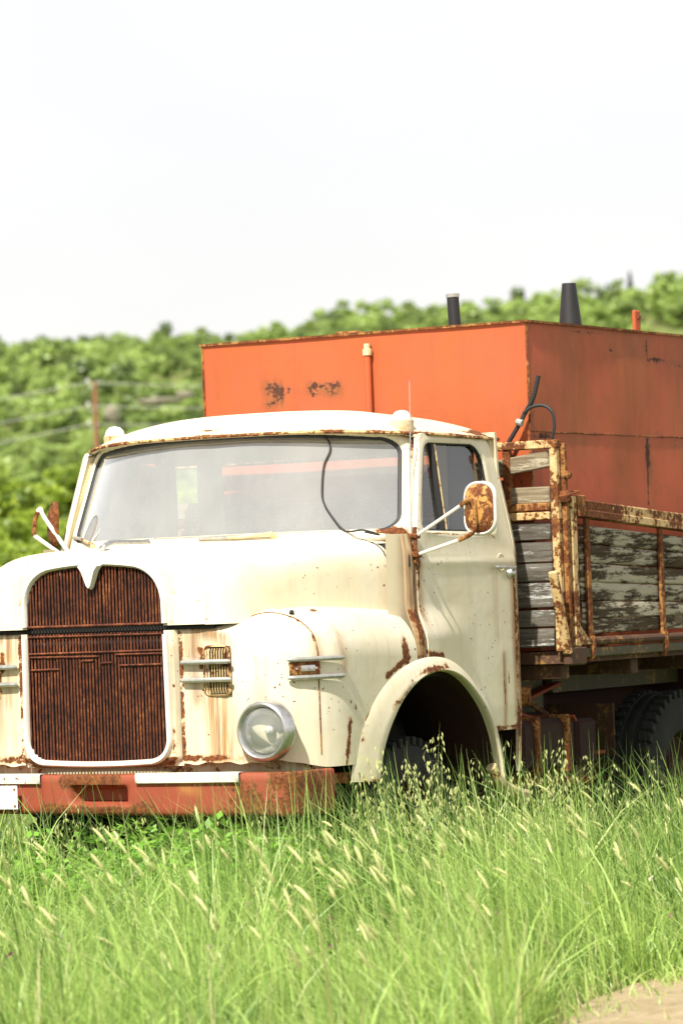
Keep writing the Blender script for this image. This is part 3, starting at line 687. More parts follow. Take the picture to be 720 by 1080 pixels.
UI = rounded_unit(0.10, 0.17); UO = rounded_unit(0.02, 0.03)
inner = [W(x, y) for x, y in UI]
outer = [W(1.085 * x, -0.10 + 1.155 * y) for x, y in UO]
def to_door(p, x):
    if abs(x) < 0.96: return p
    z = p[2]; vd = 1.208 + max(0, z - 1.72) * 0.345; return (math.copysign(1.03 - max(0, z - 1.70) * 0.115 - 0.004, x), vd, z)
outer2 = [to_door(p, q[0]) for p, q in zip(outer, UO)]
mid = [W(1.035 * x, -0.035 + 1.07 * y) for x, y in UI]
ws = MB(); ws.grid([[(p[0], p[1] - d, p[2]) for p in row] for row, d in ((inner, -0.012), (mid, 0.006), (outer, 0.0), (outer2, 0.0))], True)
sur = ws.build('windscreen_surround', CREAM, truck, [((-0.9,1.35,2.31),(0,1.12,2.34),0.03,0.6), ((0,1.12,2.34),(0.9,1.4,2.29),0.03,0.6), ((0.92,1.46,2.27),(0.93,1.42,2.13),0.05,0.85), ((0.95,1.35,1.98),(0.98,1.3,1.82),0.02,0.45), ((0.86,1.2,1.79),(0.98,1.27,1.79),0.05,0.8)],
               [((0.93,1.46,2.27),(0.95,1.42,2.02),0.04,0.9)], sharp=60, solid=0.02)
MB().tube(inner + [inner[0], inner[1]], 0.0135, 8, False).build('windscreen_seal', RUBBER, truck)
gg = []
for y in np.linspace(0.0, 1.0, 24):
    d = min(y, 1 - y); hw = 1.0 if d >= 0.17 else 1 - 0.10 + 0.10 * math.sqrt(max(0, 1 - ((0.17 - d) / 0.17) ** 2))
    gg.append([W(x * hw, y) for x in np.linspace(-1, 1, 50)])
wsg = MB().grid(gg).build('windscreen', GLASS, truck, sharp=180)

# roof with gutter
def roof_out(a, k=1.0):
    ca, sa = math.cos(a), math.sin(a); e = 5.5 if sa < 0 else 10.0
    x = 0.962 * math.copysign(abs(ca) ** (2 / e), ca); y = math.copysign(abs(sa) ** (2 / e), sa)
    v = 1.685 + (0.565 if y < 0 else 0.632) * y
    if y < 0: v += -y * (-0.055 + 0.30 * abs(x / 0.962) ** 3.0)
    return x, v
rows = []
for rho in np.linspace(0, 1, 22):
    row = []
    for a in np.linspace(0, 2 * math.pi, 120, endpoint=False):
        x, v = roof_out(a); c = (0, 1.70)
        xx = c[0] + (x - c[0]) * rho; vv = c[1] + (v - c[1]) * rho
        edge = 2.318 - 0.028 * abs(xx / 0.945) ** 3 - 0.02 * max(0, (v - 1.55))
        row.append((xx, vv, edge + 0.118 * (1 - rho ** 3.4) + 0.0))
    rows.append(row)
rim_ = [(x, v, z) for x, v, z in rows[-1]]
rows.append([(0 + x * 1.012, 1.70 + (v - 1.70) * 1.012, z - 0.004) for x, v, z in rim_])
rows.append([(0 + x * 1.012, 1.70 + (v - 1.70) * 1.012, z - 0.014) for x, v, z in rim_])
rows.append([(x * 0.985, 1.70 + (v - 1.70) * 0.985, z - 0.018) for x, v, z in rim_])
roof = MB().grid(rows, True).build('roof', CREAM, truck, [((x0_, v0_, z0_), (x1_, v1_, z1_), 0.012, 0.52) for (x0_, v0_, z0_), (x1_, v1_, z1_) in zip(rim_[::3], rim_[3::3])] + [((0.90,2.2,2.31),(0.93,2.05,2.31),0.06,0.9), ((0.87,1.30,2.36),(0.9,1.36,2.31),0.03,0.6)],
    [((0.87,1.33,2.40),(0.91,1.36,2.30),0.03,1.0)], sharp=60)
MB().tube([(x * 1.013, 1.70 + (v - 1.70) * 1.013, z - 0.009) for x, v, z in rim_] + [(rim_[0][0]*1.013, 1.70 + (rim_[0][1]-1.70)*1.013, rim_[0][2]-0.009)], 0.009, 6, False).build('gutter', RUST_CREAM, roof)
for sg, u_, v_ in ((1, 0.86, 1.42), (-1, -0.74, 1.35)):
    lm = MB().lathe([(-0.03, 0.052), (0.0, 0.054), (0.035, 0.052), (0.060, 0.044), (0.076, 0.028), (0.082, 0.0005)], (u_, v_, 2.318 + 0.006 * (sg < 0)), (0, 0, 1), 20).build('roof_lamp', LAMPW, truck)
    MB().lathe([(-0.04, 0.056), (0.030, 0.057), (0.034, 0.052)], (u_, v_, 2.318 + 0.006 * (sg < 0)), (0, 0, 1), 20).build('lamp_base', CREAM_RUSTY, lm)

# doors
def S3(v, z, d=0.0): return (side_u(v, z) + d, v, z)
def door(sg):
    win = rounded_poly([(1.29, 1.815), (2.05, 1.805), (2.005, 2.238), (1.44, 2.240)], [0.07, 0.07, 0.10, 0.05], 18, 8)
    out = rounded_poly([(1.21, 1.70), (2.205, 1.70), (2.105, 2.282), (1.405, 2.285)], [0.004, 0.004, 0.10, 0.03], 18, 8)
    mb = MB(); c = win.mean(0)
    wi2 = win + (win - c) / np.linalg.norm(win - c, axis=1)[:, None] * 0.035
    mb.grid([[S3(*p, -0.03) for p in win], [S3(*p, -0.004) for p in win], [S3(*p, 0.004) for p in (win + wi2) / 2], [S3(*p, 0.0) for p in wi2], [S3(*p, 0.0) for p in out], [S3(*p, -0.03) for p in out]], True)
    rows = []
    for v in np.linspace(1.21, 2.205, 60):
        zb = max(0.83, arch_z(v)); row = [S3(v, zb, -0.03)] + [S3(v, zb + (1.70 - zb) * t, 0.006 * math.exp(-((zb + (1.70 - zb) * t - 1.66) / 0.02) ** 2)) for t in np.linspace(0, 1, 50)]
        rows.append(row)
    mb.grid(rows)
    rows = [[(side_u(2.205, z) - d, 2.205, z) for z in np.linspace(0.83, 1.7, 20)] for d in (0, 0.03)]; mb.grid(rows)
    rows = [[(side_u(1.21, z) - d, 1.21, z) for z in np.linspace(1.19, 1.70, 12)] for d in (0, 0.03)]; mb.grid(rows)
    rust = [((1.04,1.22,1.2),(1.03,1.22,1.75),0.02,0.6), ((1.04,1.8,0.84),(1.03,2.2,0.84),0.025,0.66), ((1.03,2.195,0.85),(1.03,2.195,1.6),0.016,0.70), ((1.02,1.35,1.805),(1.02,2.0,1.79),0.012,0.55), ((1.03,2.06,0.95),(1.03,2.06,1.2),0.010,0.68),
            ((1.03,2.1,1.06),(1.03,2.1,1.12),0.012,0.62), ((1.06,1.62,1.25),(1.06,1.62,1.25),0.02,0.55), ((0.96,1.45,2.26),(0.96,2.1,2.26),0.012,0.5), ((1.06,1.23,1.22),(1.06,1.34,1.2),0.045,0.8), ((1.03,1.85,1.52),(1.03,1.85,1.52),0.012,0.6), ((1.03,1.5,1.62),(1.03,1.5,1.62),0.01,0.6), ((1.02,2.0,1.78),(1.02,2.03,1.74),0.02,0.55)]
    stain = [((1.04,1.24,1.7),(1.04,1.24,1.3),0.03,0.7), ((1.03,2.18,1.6),(1.03,2.18,0.9),0.025,0.8), ((1.03,2.0,1.57),(1.03,2.0,1.3),0.03,0.35), ((1.03,2.06,1.2),(1.03,2.06,0.85),0.02,0.8)]
    if sg < 0: mb.mirror(); rust = stain = None
    o = mb.build('door', CREAM, truck, rust, stain, sharp=50)
    # window: quarter light post, glass, seal
    gp = MB(); seal = MB(); post = MB(); dark = MB()
    seal.tube([S3(*p, -0.012) for p in list(win) + [win[0]]], 0.009, 6, False)
    dark.bar(S3(1.525, 2.235, -0.018), S3(1.525, 1.815, -0.018), 0.022, 0.028, (1, 0, 0)); post.bar(S3(1.555, 2.235, -0.014), S3(1.557, 1.815, -0.014), 0.013, 0.018, (1, 0, 0))
    zs = np.linspace(1.815, 2.235, 12); P = []
    for z in zs:
        t = (z - 1.81) / 0.43; P.append([S3(1.295 + 0.145 * t + (0.75 - 0.16 * t) * k, z, -0.024) for k in np.linspace(0, 1, 10)])
    gp.grid(P)
    if sg < 0: gp.mirror(); seal.mirror(); post.mirror(); dark.mirror()
    so_ = seal.build('window_seal', RUBBER, o); dark.build('window_seal', RUBBER, o); post.build('quarter_window_post', CREAM_RUSTY, o); gp.build('side_window', GLASS_SIDE, o, sharp=180)
    # handle with its dished escutcheon
    h = MB(); hu = side_u(2.1, 1.63)
    h.tube([(hu + 0.01, 2.155, 1.628), (hu + 0.035, 2.145, 1.630), (hu + 0.036, 1.955, 1.632), (hu + 0.030, 1.945, 1.632)], [0.010, 0.009, 0.008, 0.005], 8)
    h.lathe([(0, 0.026), (0.022, 0.024), (0.036, 0.014), (0.038, 0.0005)], (hu, 2.145, 1.600), (1, 0, 0), 16)
    cup = MB().lathe([(0.0005, 0.046), (0.004, 0.041), (-0.006, 0.03), (-0.010, 0.0005)], (hu, 2.06, 1.655), (1, 0, 0), 20)
    if sg < 0: h.mirror(); cup.mirror()
    h.build('door_handle', CHROME, o); cup.build('handle_recess', CREAM_WORN, o)
    # hinge pillar in front of the door and cab corner behind it
    hp = MB(); hp.grid([[(side_u(v, z) - d, v, z) for z in np.linspace(1.15, 1.80, 30)] for v, d in ((1.10, 0.012), (1.115, 0.003), (1.16, 0.0), (1.19, 0.003), (1.207, 0.012))])
    cc = MB(); cc.grid([[(side_u(2.2, z) - d, v - 0.105 * max(0, (z - 1.75) / 0.53) ** 1.2, z) for z in np.linspace(0.62, 2.278, 40)] for v, d in ((2.208, 0.02), (2.210, 0.0), (2.235, 0.003), (2.26, 0.018), (2.275, 0.05))])
    r1 = [((1.06,1.15,1.2),(1.04,1.15,1.40),0.06,0.62), ((1.03,1.19,1.3),(1.03,1.19,1.8),0.02,0.75)]; s1 = [((1.03,1.15,1.78),(1.05,1.15,1.2),0.07,1.0)]; r2 = [((1.03,2.22,0.62),(1.03,2.22,1.5),0.03,0.55)]
    if sg < 0: hp.mirror(); cc.mirror(); r1 = s1 = r2 = None
    cs_ = MB().grid([[(u, v, z) for z in (1.15, 1.3, 1.45, 1.6, 1.80)] for u, v in ((0.97, 1.02), (0.99, 1.10), (1.012, 1.205))])
    if sg < 0: cs_.mirror()
    cs_.build('cowl_side', CREAM_WORN, truck)
    hp.build('hinge_pillar', CREAM_WORN, truck, r1, s1); cc.build('cab_corner', CREAM, truck, r2, [((1.03,2.22,1.7),(1.03,2.22,0.65),0.03,0.9)] if sg > 0 else None)
    return o
door(1); door(-1)

# rear wall with a wide middle window and two corner windows, floor, dash, seat, steering wheel
rw = MB(); zc0, zc1 = 1.86, 2.22; VR = 2.24
edges = [-0.985, -0.94, -0.76, -0.62, 0.62, 0.76, 0.94, 0.985]
for i in range(7):
    a, b = edges[i], edges[i + 1]
    if i in (1, 3, 5): rw.box((a, VR, 0.9), (b, VR + 0.02, zc0)); rw.box((a, VR, zc1), (b, VR + 0.02, 2.30))
    else: rw.box((a, VR, 0.9), (b, VR + 0.02, 2.30))
lean_ = lambda mb: setattr(mb, 'v', [(a, b - 0.105 * max(0, (c - 1.75) / 0.53) ** 1.2, c) for a, b, c in mb.v])
lean_(rw); rw.build('cab_rear_wall', CREAM_WORN, truck)
rg = MB()
for i in (1, 3, 5): rg.box((edges[i], VR + 0.008, zc0), (edges[i + 1], VR + 0.012, zc1))
lean_(rg); rg.build('rear_window', GLASS_SIDE, truck)
MB().box((-1.0, 1.05, 1.12), (1.0, 2.23, 1.16)).build('cab_floor', DARK, truck)
MB().box((-0.94, 1.12, 1.16), (0.94, 1.16, 1.76)).build('firewall', DARK, truck)
MB().box((-0.93, 1.17, 1.58), (0.93, 1.36, 1.79), 0.04).build('dashboard', CREAM_WORN, truck)
seat = MB().box((-0.92, 1.70, 1.30), (0.92, 2.14, 1.46), 0.05).build('seat', SEATC, truck)
MB().box((-0.92, 2.08, 1.46), (0.92, 2.22, 1.84), 0.04).build('backrest', SEATC, truck)
a_ = Vector((0, -0.55, 0.83)).normalized(); cst = Vector((0.46, 1.56, 1.86)); x_ = Vector((1, 0, 0)); y_ = a_.cross(x_)
swm = MB(); swm.tube([cst + (x_ * math.cos(t) + y_ * math.sin(t)) * 0.22 for t in np.linspace(0, 2 * math.pi, 41)], 0.011, 8, False)
for t in (0.3, 2.84, 4.71): swm.tube([cst, cst + (x_ * math.cos(t) + y_ * math.sin(t)) * 0.22], 0.008, 6)
swm.tube([cst, cst - a_ * 0.4], 0.02, 8); swm.build('steering_wheel', RUBBER, truck)
cm = MB(); cm.grid([[(0.88 + 0.022 * math.sin(t * 42), 1.84 + 0.24 * t, z) for t in np.linspace(0, 1, 60)] for z in np.linspace(1.78, 2.25, 10)])
cm.build('curtain', CURTAIN, truck, solid=0.003)

# mirrors
def mirror(sg, c, nrm, arms, rim_mat, w=0.088, h=0.124):
    n = Vector(nrm).normalized(); x = Vector((0, 0, 1)).cross(n).normalized(); z = n.cross(x); c = Vector(c)
    ou = rounded_poly([(-w, -h), (w, -h), (w * 0.98, h), (-w * 0.98, h)], 0.068, 6, 8)
    def ringp(k, d): return [c + x * (q[0] * k) + z * (q[1] * k) + n * d for q in ou]
    bk = MB(); bk.grid([ringp(0.02, 0.034), ringp(0.45, 0.031), ringp(0.8, 0.020), ringp(0.92, 0.006)], True)
    o = bk.build('mirror', MIRRORBACK, truck, sharp=60)
    rm = MB(); rm.grid([ringp(0.90, 0.006), ringp(0.96, 0.011), ringp(1.02, 0.004), ringp(1.03, -0.010), ringp(0.98, -0.016), ringp(0.93, -0.012)], True)
    rm.build('mirror_rim', rim_mat, o, sharp=60)
    mg = MB(); mg.grid([ringp(0.95, -0.011), ringp(0.01, -0.0105)], True); mg.build('mirror_glass', CHROME, o)
    for pts, r, mt in arms: MB().tube(catmull(pts, 6) if len(pts) > 2 else pts, r, 8).build('mirror_arm', mt, o)
mirror(1, (1.42, 1.13, 1.902), (-0.10, -1, 0.02), [
    ([(1.04, 1.20, 1.790), (1.345, 1.10, 1.925)], 0.0085, WHITE), ([(1.04, 1.20, 1.700), (1.33, 1.09, 1.760)], 0.0085, WHITE),
    ([(1.335, 1.10, 1.92), (1.385, 1.09, 1.945), (1.413, 1.085, 1.92), (1.415, 1.085, 1.84), (1.40, 1.085, 1.79), (1.325, 1.09, 1.758)], 0.011, RUST)], WHITE)
hb = MB(); hb.box((1.015, 1.165, 1.685), (1.055, 1.225, 1.715), 0.006); hb.box((1.01, 1.17, 1.775), (1.05, 1.225, 1.80), 0.006); hb.tube([(1.035, 1.19, 1.66), (1.035, 1.19, 1.83)], 0.011, 8)
hb.build('mirror_bracket', RUST, truck)
mirror(-1, (-1.05, 1.24, 1.925), (-0.92, -0.80, 0.05), [
    ([(-0.96, 1.22, 1.79), (-1.05, 1.16, 1.96), (-1.065, 1.15, 2.005), (-1.085, 1.15, 1.995)], 0.011, WHITE),
    ([(-1.085, 1.15, 1.995), (-1.105, 1.15, 1.94), (-1.11, 1.15, 1.875)], 0.0115, RUST),
    ([(-1.11, 1.15, 1.875), (-0.98, 1.2, 1.77)], 0.011, WHITE)], MIRRORBACK, 0.075, 0.115)

# wipers, loose cable, aerial
def wiper(p_piv, pts_q):
    pv = Vector(W(*p_piv)); pv.y -= 0.045; pv.z -= 0.005
    o = MB().lathe([(0, 0.018), (0.02, 0.016), (0.03, 0.008), (0.031, 0.0005)], pv + Vector((0, 0.02, -0.012)), (0, -0.7, 0.7), 12).build('wiper', CREAM_RUSTY, truck)
    P = [Vector(W(*q)) - Vector((0, 0.032 + 0.015 * (i == 0), 0)) for i, q in enumerate(pts_q)]
    MB().tube([pv + Vector((0, 0, 0.012))] + P[:2], 0.009, 6).build('wiper_arm', CREAM_RUSTY, o)
    MB().tube(P[1:], 0.009, 6).build('wiper_blade', ALU, o)
wiper((-0.74, -0.01), [(-0.82, 0.04), (-0.88, 0.065), (-0.96, 0.085), (-1.02, 0.095)])
wiper((0.44, 0.01), [(0.26, 0.0), (0.18, 0.0), (0.0, 0.005)])
def gpt(p, q, d=0.012): w_ = W(p, q); return (w_[0], w_[1] - d, w_[2])
MB().tube(catmull([gpt(0.655, 1.0), gpt(0.685, 0.93), gpt(0.69, 0.84), gpt(0.665, 0.70), gpt(0.66, 0.5), gpt(0.67, 0.33), gpt(0.72, 0.16), gpt(0.79, 0.02, 0.03), (0.83, 1.06, 1.825), (0.90, 1.09, 1.80), (0.85, 1.04, 1.815)], 8), 0.0048, 6).build('loose_cable', RUBBER, truck)
MB().tube(catmull([(0.97, 1.302, 2.30), (0.97, 1.286, 2.1), (0.985, 1.25, 1.9), (1.02, 1.18, 1.70)], 4), 0.0032, 5).build('aerial', ALU, truck)
MB().tube([(1.01, 1.155, 1.73), (1.02, 1.14, 1.69), (1.02, 1.14, 1.645)], [0.010, 0.012, 0.014], 8).build('aerial_base', RUBBER, truck)
MB().tube([(0.97, 1.302, 2.30), (0.965, 1.32, 2.53)], 0.0016, 5).build('aerial_tip', ALU, truck)

# front wheels and wells
def wheel(name, loc, w=0.24, r=0.47):
    sg = 1 if loc[0] > 0 else -1
    o = bpy.data.objects.new(name, None); col.objects.link(o); o.parent = truck; o.location = loc; o.empty_display_size = 0.1
    prof = [(-w/2, r*0.58), (-w/2 - 0.012, r*0.72), (-w/2, r*0.9), (-w*0.38, r*0.985), (-w*0.2, r), (-w*0.19, r*0.975), (-w*0.06, r*0.975), (-w*0.05, r), (w*0.05, r), (w*0.06, r*0.975), (w*0.19, r*0.975), (w*0.2, r), (w*0.38, r*0.985), (w/2, r*0.9), (w/2 + 0.012, r*0.72), (w/2, r*0.58)]
    ty = MB().lathe(prof, (0, 0, 0), (1, 0, 0), 48)
    for k in range(44):
        a = 2 * math.pi * k / 44
        for s2 in (-1, 1):
            c = Vector((s2 * w * 0.36, math.cos(a + 0.03 * s2) * r * 0.975, math.sin(a + 0.03 * s2) * r * 0.975))
            M_ = Matrix.Translation(c) @ Matrix.Rotation(a - math.pi/2, 4, 'X'); ty.box((-w*0.13, -0.017, -0.02), (w*0.13, 0.017, 0.022), 0.004, M_)
    ty.build('tyre', TYRE, o)
    rm = MB().lathe([(sg*w*0.46, r*0.585), (sg*w*0.40, r*0.54), (sg*w*0.22, r*0.50), (sg*w*0.16, r*0.30), (sg*w*0.30, r*0.26), (sg*w*0.34, r*0.12), (sg*w*0.34, 0.001)], (0, 0, 0), (1, 0, 0), 32)
    rm.lathe([(-w*0.46, r*0.585), (w*0.46, r*0.585)], (0, 0, 0), (1, 0, 0), 32); rm.build('rim', REDUNDER, o); return o
wheel('wheel', (0.82, 1.24, 0.37), 0.24, 0.46); wheel('wheel', (-0.82, 1.24, 0.37), 0.24, 0.46)
for sg in (1, -1):
    wheel('wheel', (sg * 0.92, 4.06, 0.46), 0.27, 0.48)
    wellm = MB(); rows = []
    for a in np.linspace(R(178), R(-8), 40):
        rows.append([(u, 1.285 + (0.618 if math.cos(a) < 0 else 0.683) * math.cos(a), AZ + 0.585 * math.sin(a) - 0.0) for u in (1.03, 0.95, 0.8, 0.55)])
    wellm.grid(rows)
    if sg < 0: wellm.mirror()
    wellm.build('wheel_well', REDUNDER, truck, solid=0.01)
    bx = MB().box((0.46, 0.40, 0.6), (0.50, 2.15, 1.40))
    if sg < 0: bx.mirror()
    bx.build('engine_side_plate', DARK, truck)
MB().tube(catmull([(1.04, 1.86, 0.66), (1.05, 1.93, 0.58), (1.05, 2.06, 0.53), (1.04, 2.22, 0.50)], 5), 0.03, 8).build('exhaust_tail', CREAM_RUSTY, truck)
MB().tube([(-0.85, 1.22, 0.455), (0.85, 1.22, 0.455)], 0.05, 10).build('front_axle', REDUNDER, truck)
MB().tube([(-0.9, 3.98, 0.46), (-0.2, 3.98, 0.46), (0, 3.98, 0.46), (0.2, 3.98, 0.46), (0.9, 3.98, 0.46)], [0.06, 0.08, 0.2, 0.08, 0.06], 12).build('rear_axle', REDUNDER, truck)

# chassis
for sg in (1, -1): MB().box((sg*0.43 - 0.035, 0.3, 0.76), (sg*0.43 + 0.035, 6.3, 0.96), 0.01).build('chassis_rail', REDUNDER, truck)
for v in (2.5, 3.3, 4.6, 5.6): MB().box((-0.40, v, 0.80), (0.40, v + 0.08, 0.93), 0.01).build('cross_member', REDUNDER, truck)
tank = MB().box((0.60, 2.32, 0.60), (0.98, 2.92, 0.86), 0.03).build('fuel_tank', REDUNDER, truck)
st_ = MB()
for v in (2.45, 2.78): st_.box((0.58, v, 0.58), (1.0, v + 0.04, 0.875), 0.008)
st_.build('tank_strap', RUST, tank)
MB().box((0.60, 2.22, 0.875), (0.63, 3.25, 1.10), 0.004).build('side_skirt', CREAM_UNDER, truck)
MB().bar((0.86, 2.3, 0.56), (0.9, 3.2, 0.52), 0.05, 0.04).build('step_rail', RUST, truck)
MB().box((0.80, 3.0, 0.60), (0.95, 3.22, 0.84), 0.02, Matrix.Translation((0, 0, 0.0)) ).build('tool_box', REDUNDER, truck)
MB().tube([(0.7, 2.15, 1.02), (0.75, 2.32, 1.0), (0.98, 2.42, 0.98)], 0.05, 10).build('filler_pipe', RUST, truck)
MB().box((-0.9, 3.60, 0.30), (0.86, 3.615, 0.90)).build('mud_flap', BEDIRON, truck)
ch = MB(); ch.tube([(0.66, 2.2, 0.72), (0.70, 2.7, 0.66), (0.66, 3.2, 0.70)], 0.02, 8); ch.tube([(0.62, 3.05, 0.95), (0.78, 3.15, 0.80), (0.74, 3.3, 0.62)], 0.018, 8)
ch.build('brake_pipe', BEDIRON, truck)
MB().box((0.50, 3.22, 0.52), (0.82, 3.36, 0.80), 0.02).build('spring_hanger', BEDIRON, truck)
sp_ = MB()
for k in range(5): sp_.tube([(0.72, 3.98 + d * (0.62 - k * 0.09), 0.56 + 0.018 * k + 0.10 * d * d - 0.06) for d in np.linspace(-1, 1, 9)], 0.012, 6)
sp_.build('leaf_spring', BEDIRON, truck)
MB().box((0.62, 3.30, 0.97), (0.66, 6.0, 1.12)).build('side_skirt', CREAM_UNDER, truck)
MB().box((-0.36, 3.2, 0.42), (0.36, 3.55, 0.95), 0.05).build('transfer_case', REDUNDER, truck)
MB().box((-0.9, 4.85, 0.35), (0.9, 4.87, 1.05)).build('rear_splash_board', REDUNDER, truck)
bp_ = MB()
for a_2, b_2, w_2 in (((0.66, 2.32, 0.98), (0.86, 2.95, 0.80), 0.10), ((0.70, 2.60, 0.90), (0.66, 3.35, 1.02), 0.07), ((0.92, 2.96, 0.86), (0.80, 3.40, 0.62), 0.06), ((0.60, 2.95, 0.62), (0.95, 3.28, 0.66), 0.08)): bp_.bar(a_2, b_2, w_2, 0.018)
bp_.build('bracing_strut', REDRUST, truck)

# ---------------------------------------------------------------- bed
def sag(v): return -0.060 * (v - 2.6)
BU = 1.195
MB().box((-1.17, 2.44, 1.14), (1.17, 6.2, 1.20)).build('bed_floor', BEDIRON, truck)
for v in (2.5, 3.3, 4.1, 4.9, 5.7): MB().box((-1.12, v, 1.06), (1.12, v + 0.09, 1.138), 0.006).build('bed_cross_beam', BEDIRON, truck)
for sg in (1, -1):
    q = lambda mb: mb if sg > 0 else mb.mirror()
    q(MB().tube([(BU, 2.60, 1.245), (BU, 4.4, 1.235), (BU, 6.2, 1.225)], 0.022, 10)).build('hinge_rail', BEDIRON, truck)
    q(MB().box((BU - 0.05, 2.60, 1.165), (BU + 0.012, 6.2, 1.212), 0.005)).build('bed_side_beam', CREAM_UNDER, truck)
    pk = MB(); z = 1.285; rr = random.Random(3)
    hs_ = [0.080, 0.088, 0.098, 0.098, 0.098, 0.098]
    for k, h_ in enumerate(hs_):
        t_ = z + h_ - 0.011; cuts = [2.62, 6.18] if k % 2 else [2.62, 3.56 + 0.02 * k, 6.18]
        for a, b in zip(cuts[:-1], cuts[1:]):
            n = 14; dv = rr.uniform(-0.004, 0.004); s_ = (k / 5.0)
            P = []
            for v in np.linspace(a + 0.003, b - 0.003, n):
                w1 = rr.uniform(-0.0025, 0.0025); w2 = rr.uniform(-0.003, 0.003); sg1 = sag(v) * k / 6.2; sg2 = sag(v) * (k + 1) / 6.2
                P.append([(BU - 0.045, v, z + sg1), (BU - 0.018 + dv, v, z + sg1 + w1), (BU - 0.013 + dv, v, z + sg1 + 0.005 + w1), (BU - 0.013 + dv, v, z + (t_ - z) / 2 + (sg1 + sg2) / 2), (BU - 0.013 + dv, v, t_ + sg2 - 0.006 + w2), (BU - 0.018 + dv, v, t_ + sg2 + w2), (BU - 0.045, v, t_ + sg2)])
            pk.grid(P)
        z += h_
    q(pk).build('side_boards', WOOD_SIDE, truck, solid=0.004, sharp=40)
    # top rail: angle iron, sagging towards the rear
    rl = MB(); P = []
    for v in np.linspace(2.60, 6.2, 50):
        s_ = sag(v); P.append([(BU - 0.05, v, 1.955 + s_), (BU + 0.012, v, 1.960 + s_), (BU + 0.018, v, 1.955 + s_), (BU + 0.016, v, 1.912 + s_), (BU + 0.024, v, 1.908 + s_), (BU + 0.024, v, 1.875 + s_), (BU + 0.004, v, 1.872 + s_), (BU - 0.05, v, 1.873 + s_)])
    q(rl.grid(P, True)).build('top_rail', RUST_CREAM, truck, [((BU, 2.6, 1.92), (BU, 2.85, 1.9), 0.12, 0.2)] if sg > 0 else None, sharp=40)
    for v in (2.685, 3.545, 4.42, 5.30, 6.15):
        s_ = sag(v); q(MB().box((BU - 0.006, v - 0.022, 1.20), (BU + 0.012, v + 0.022, 1.872 + s_), 0.004).tube([(BU + 0.005, v, 1.27), (BU + 0.01, v, 1.19), (BU - 0.01, v, 1.15)], 0.022, 8)).build('stake_strap', RUST, truck)
    # corner post and the headboard's end post
    q(MB().box((BU - 0.035, 2.49, 1.22), (BU + 0.02, 2.55, 1.975), 0.006).add([(BU + 0.021, 2.50, 1.36), (BU + 0.021, 2.50, 1.23), (BU + 0.021, 2.66, 1.23), (BU - 0.02, 2.50, 1.36), (BU - 0.02, 2.50, 1.23), (BU - 0.02, 2.66, 1.23)], [(0,1,2),(3,5,4),(0,2,5,3),(1,4,5,2)], False)).build('corner_post', RUST_CREAM, truck)
    q(MB().box((BU - 0.025, 2.565, 1.87), (BU + 0.026, 2.64, 1.98), 0.005)).build('corner_plate', RUST, truck)
    q(MB().box((BU - 0.025, 2.42, 1.13), (BU + 0.024, 2.60, 1.222), 0.008)).build('corner_bracket', BEDIRON, truck)
    q(MB().box((BU - 0.045, 2.39, 1.20), (BU - 0.004, 2.43, 2.255), 0.005)).build('headboard_post', RUST_CREAM, truck)
    q(MB().box((BU - 0.012, 2.436, 1.22), (BU + 0.018, 2.468, 2.24), 0.005)).build('headboard_post', RUST, truck)
    q(MB().box((0.885, 2.395, 1.70), (0.925, 2.432, 2.214), 0.005)).build('headboard_post', RUST, truck)
    q(MB().bar((1.20, 2.29, 1.60), (1.20, 2.42, 1.19), 0.028, 0.045, (1, 0, 0))).build('latch_lever', RUST_CREAM, truck)
    q(MB().lathe([(0, 0.022), (0.02, 0.022), (0.026, 0.012), (0.027, 0.0005)], (BU + 0.018, 2.45, 2.08), (1, -0.4, 0), 12)).build('latch_knob', RUST, truck)
    q(MB().tube([(1.20 + 0.05 * math.cos(t), 2.50 + 0.05 * math.sin(t), 1.992 + 0.006 * math.sin(t)) for t in np.linspace(0, 2 * math.pi, 25)], 0.005, 6, False).lathe([(0, 0.035), (0.03, 0.038), (0.05, 0.02), (0.052, 0.001)], (1.20, 2.45, 1.955), (0, -0.3, 1), 12)).build('lashing_ring', RUST, truck)
MB().box((-BU, 2.388, 2.215), (BU, 2.432, 2.258), 0.005).build('headboard_top_rail', RUST_CREAM, truck)
MB().box((-BU + 0.05, 2.385, 1.905), (BU - 0.052, 2.43, 1.945), 0.005).build('headboard_rail', RUST, truck)
MB().box((-BU + 0.05, 2.380, 1.860), (BU - 0.052, 2.425, 1.900), 0.005).build('headboard_rail', RUST_CREAM, truck)
hbm = MB(); z = 1.225; rr = random.Random(5)
for k, h_ in enumerate((0.10, 0.095, 0.135, 0.095, 0.11, 0.095)):
    hbm.box((-1.14, 2.398 + rr.uniform(-0.004, 0.004), z), (1.14, 2.428, z + h_ - 0.008), 0.006, jit=0.0015); z += h_
hbm.build('headboard_boards', WOOD_HEAD, truck)
ub = MB(); ub.bar((0.30, 2.415, 2.055), (1.14, 2.415, 2.165), 0.022, 0.085, bev=0.006); ub.bar((-1.14, 2.412, 1.992), (1.14, 2.412, 1.984), 0.022, 0.085, bev=0.006)
ub.build('headboard_upper_boards', WOOD_BARE, truck)

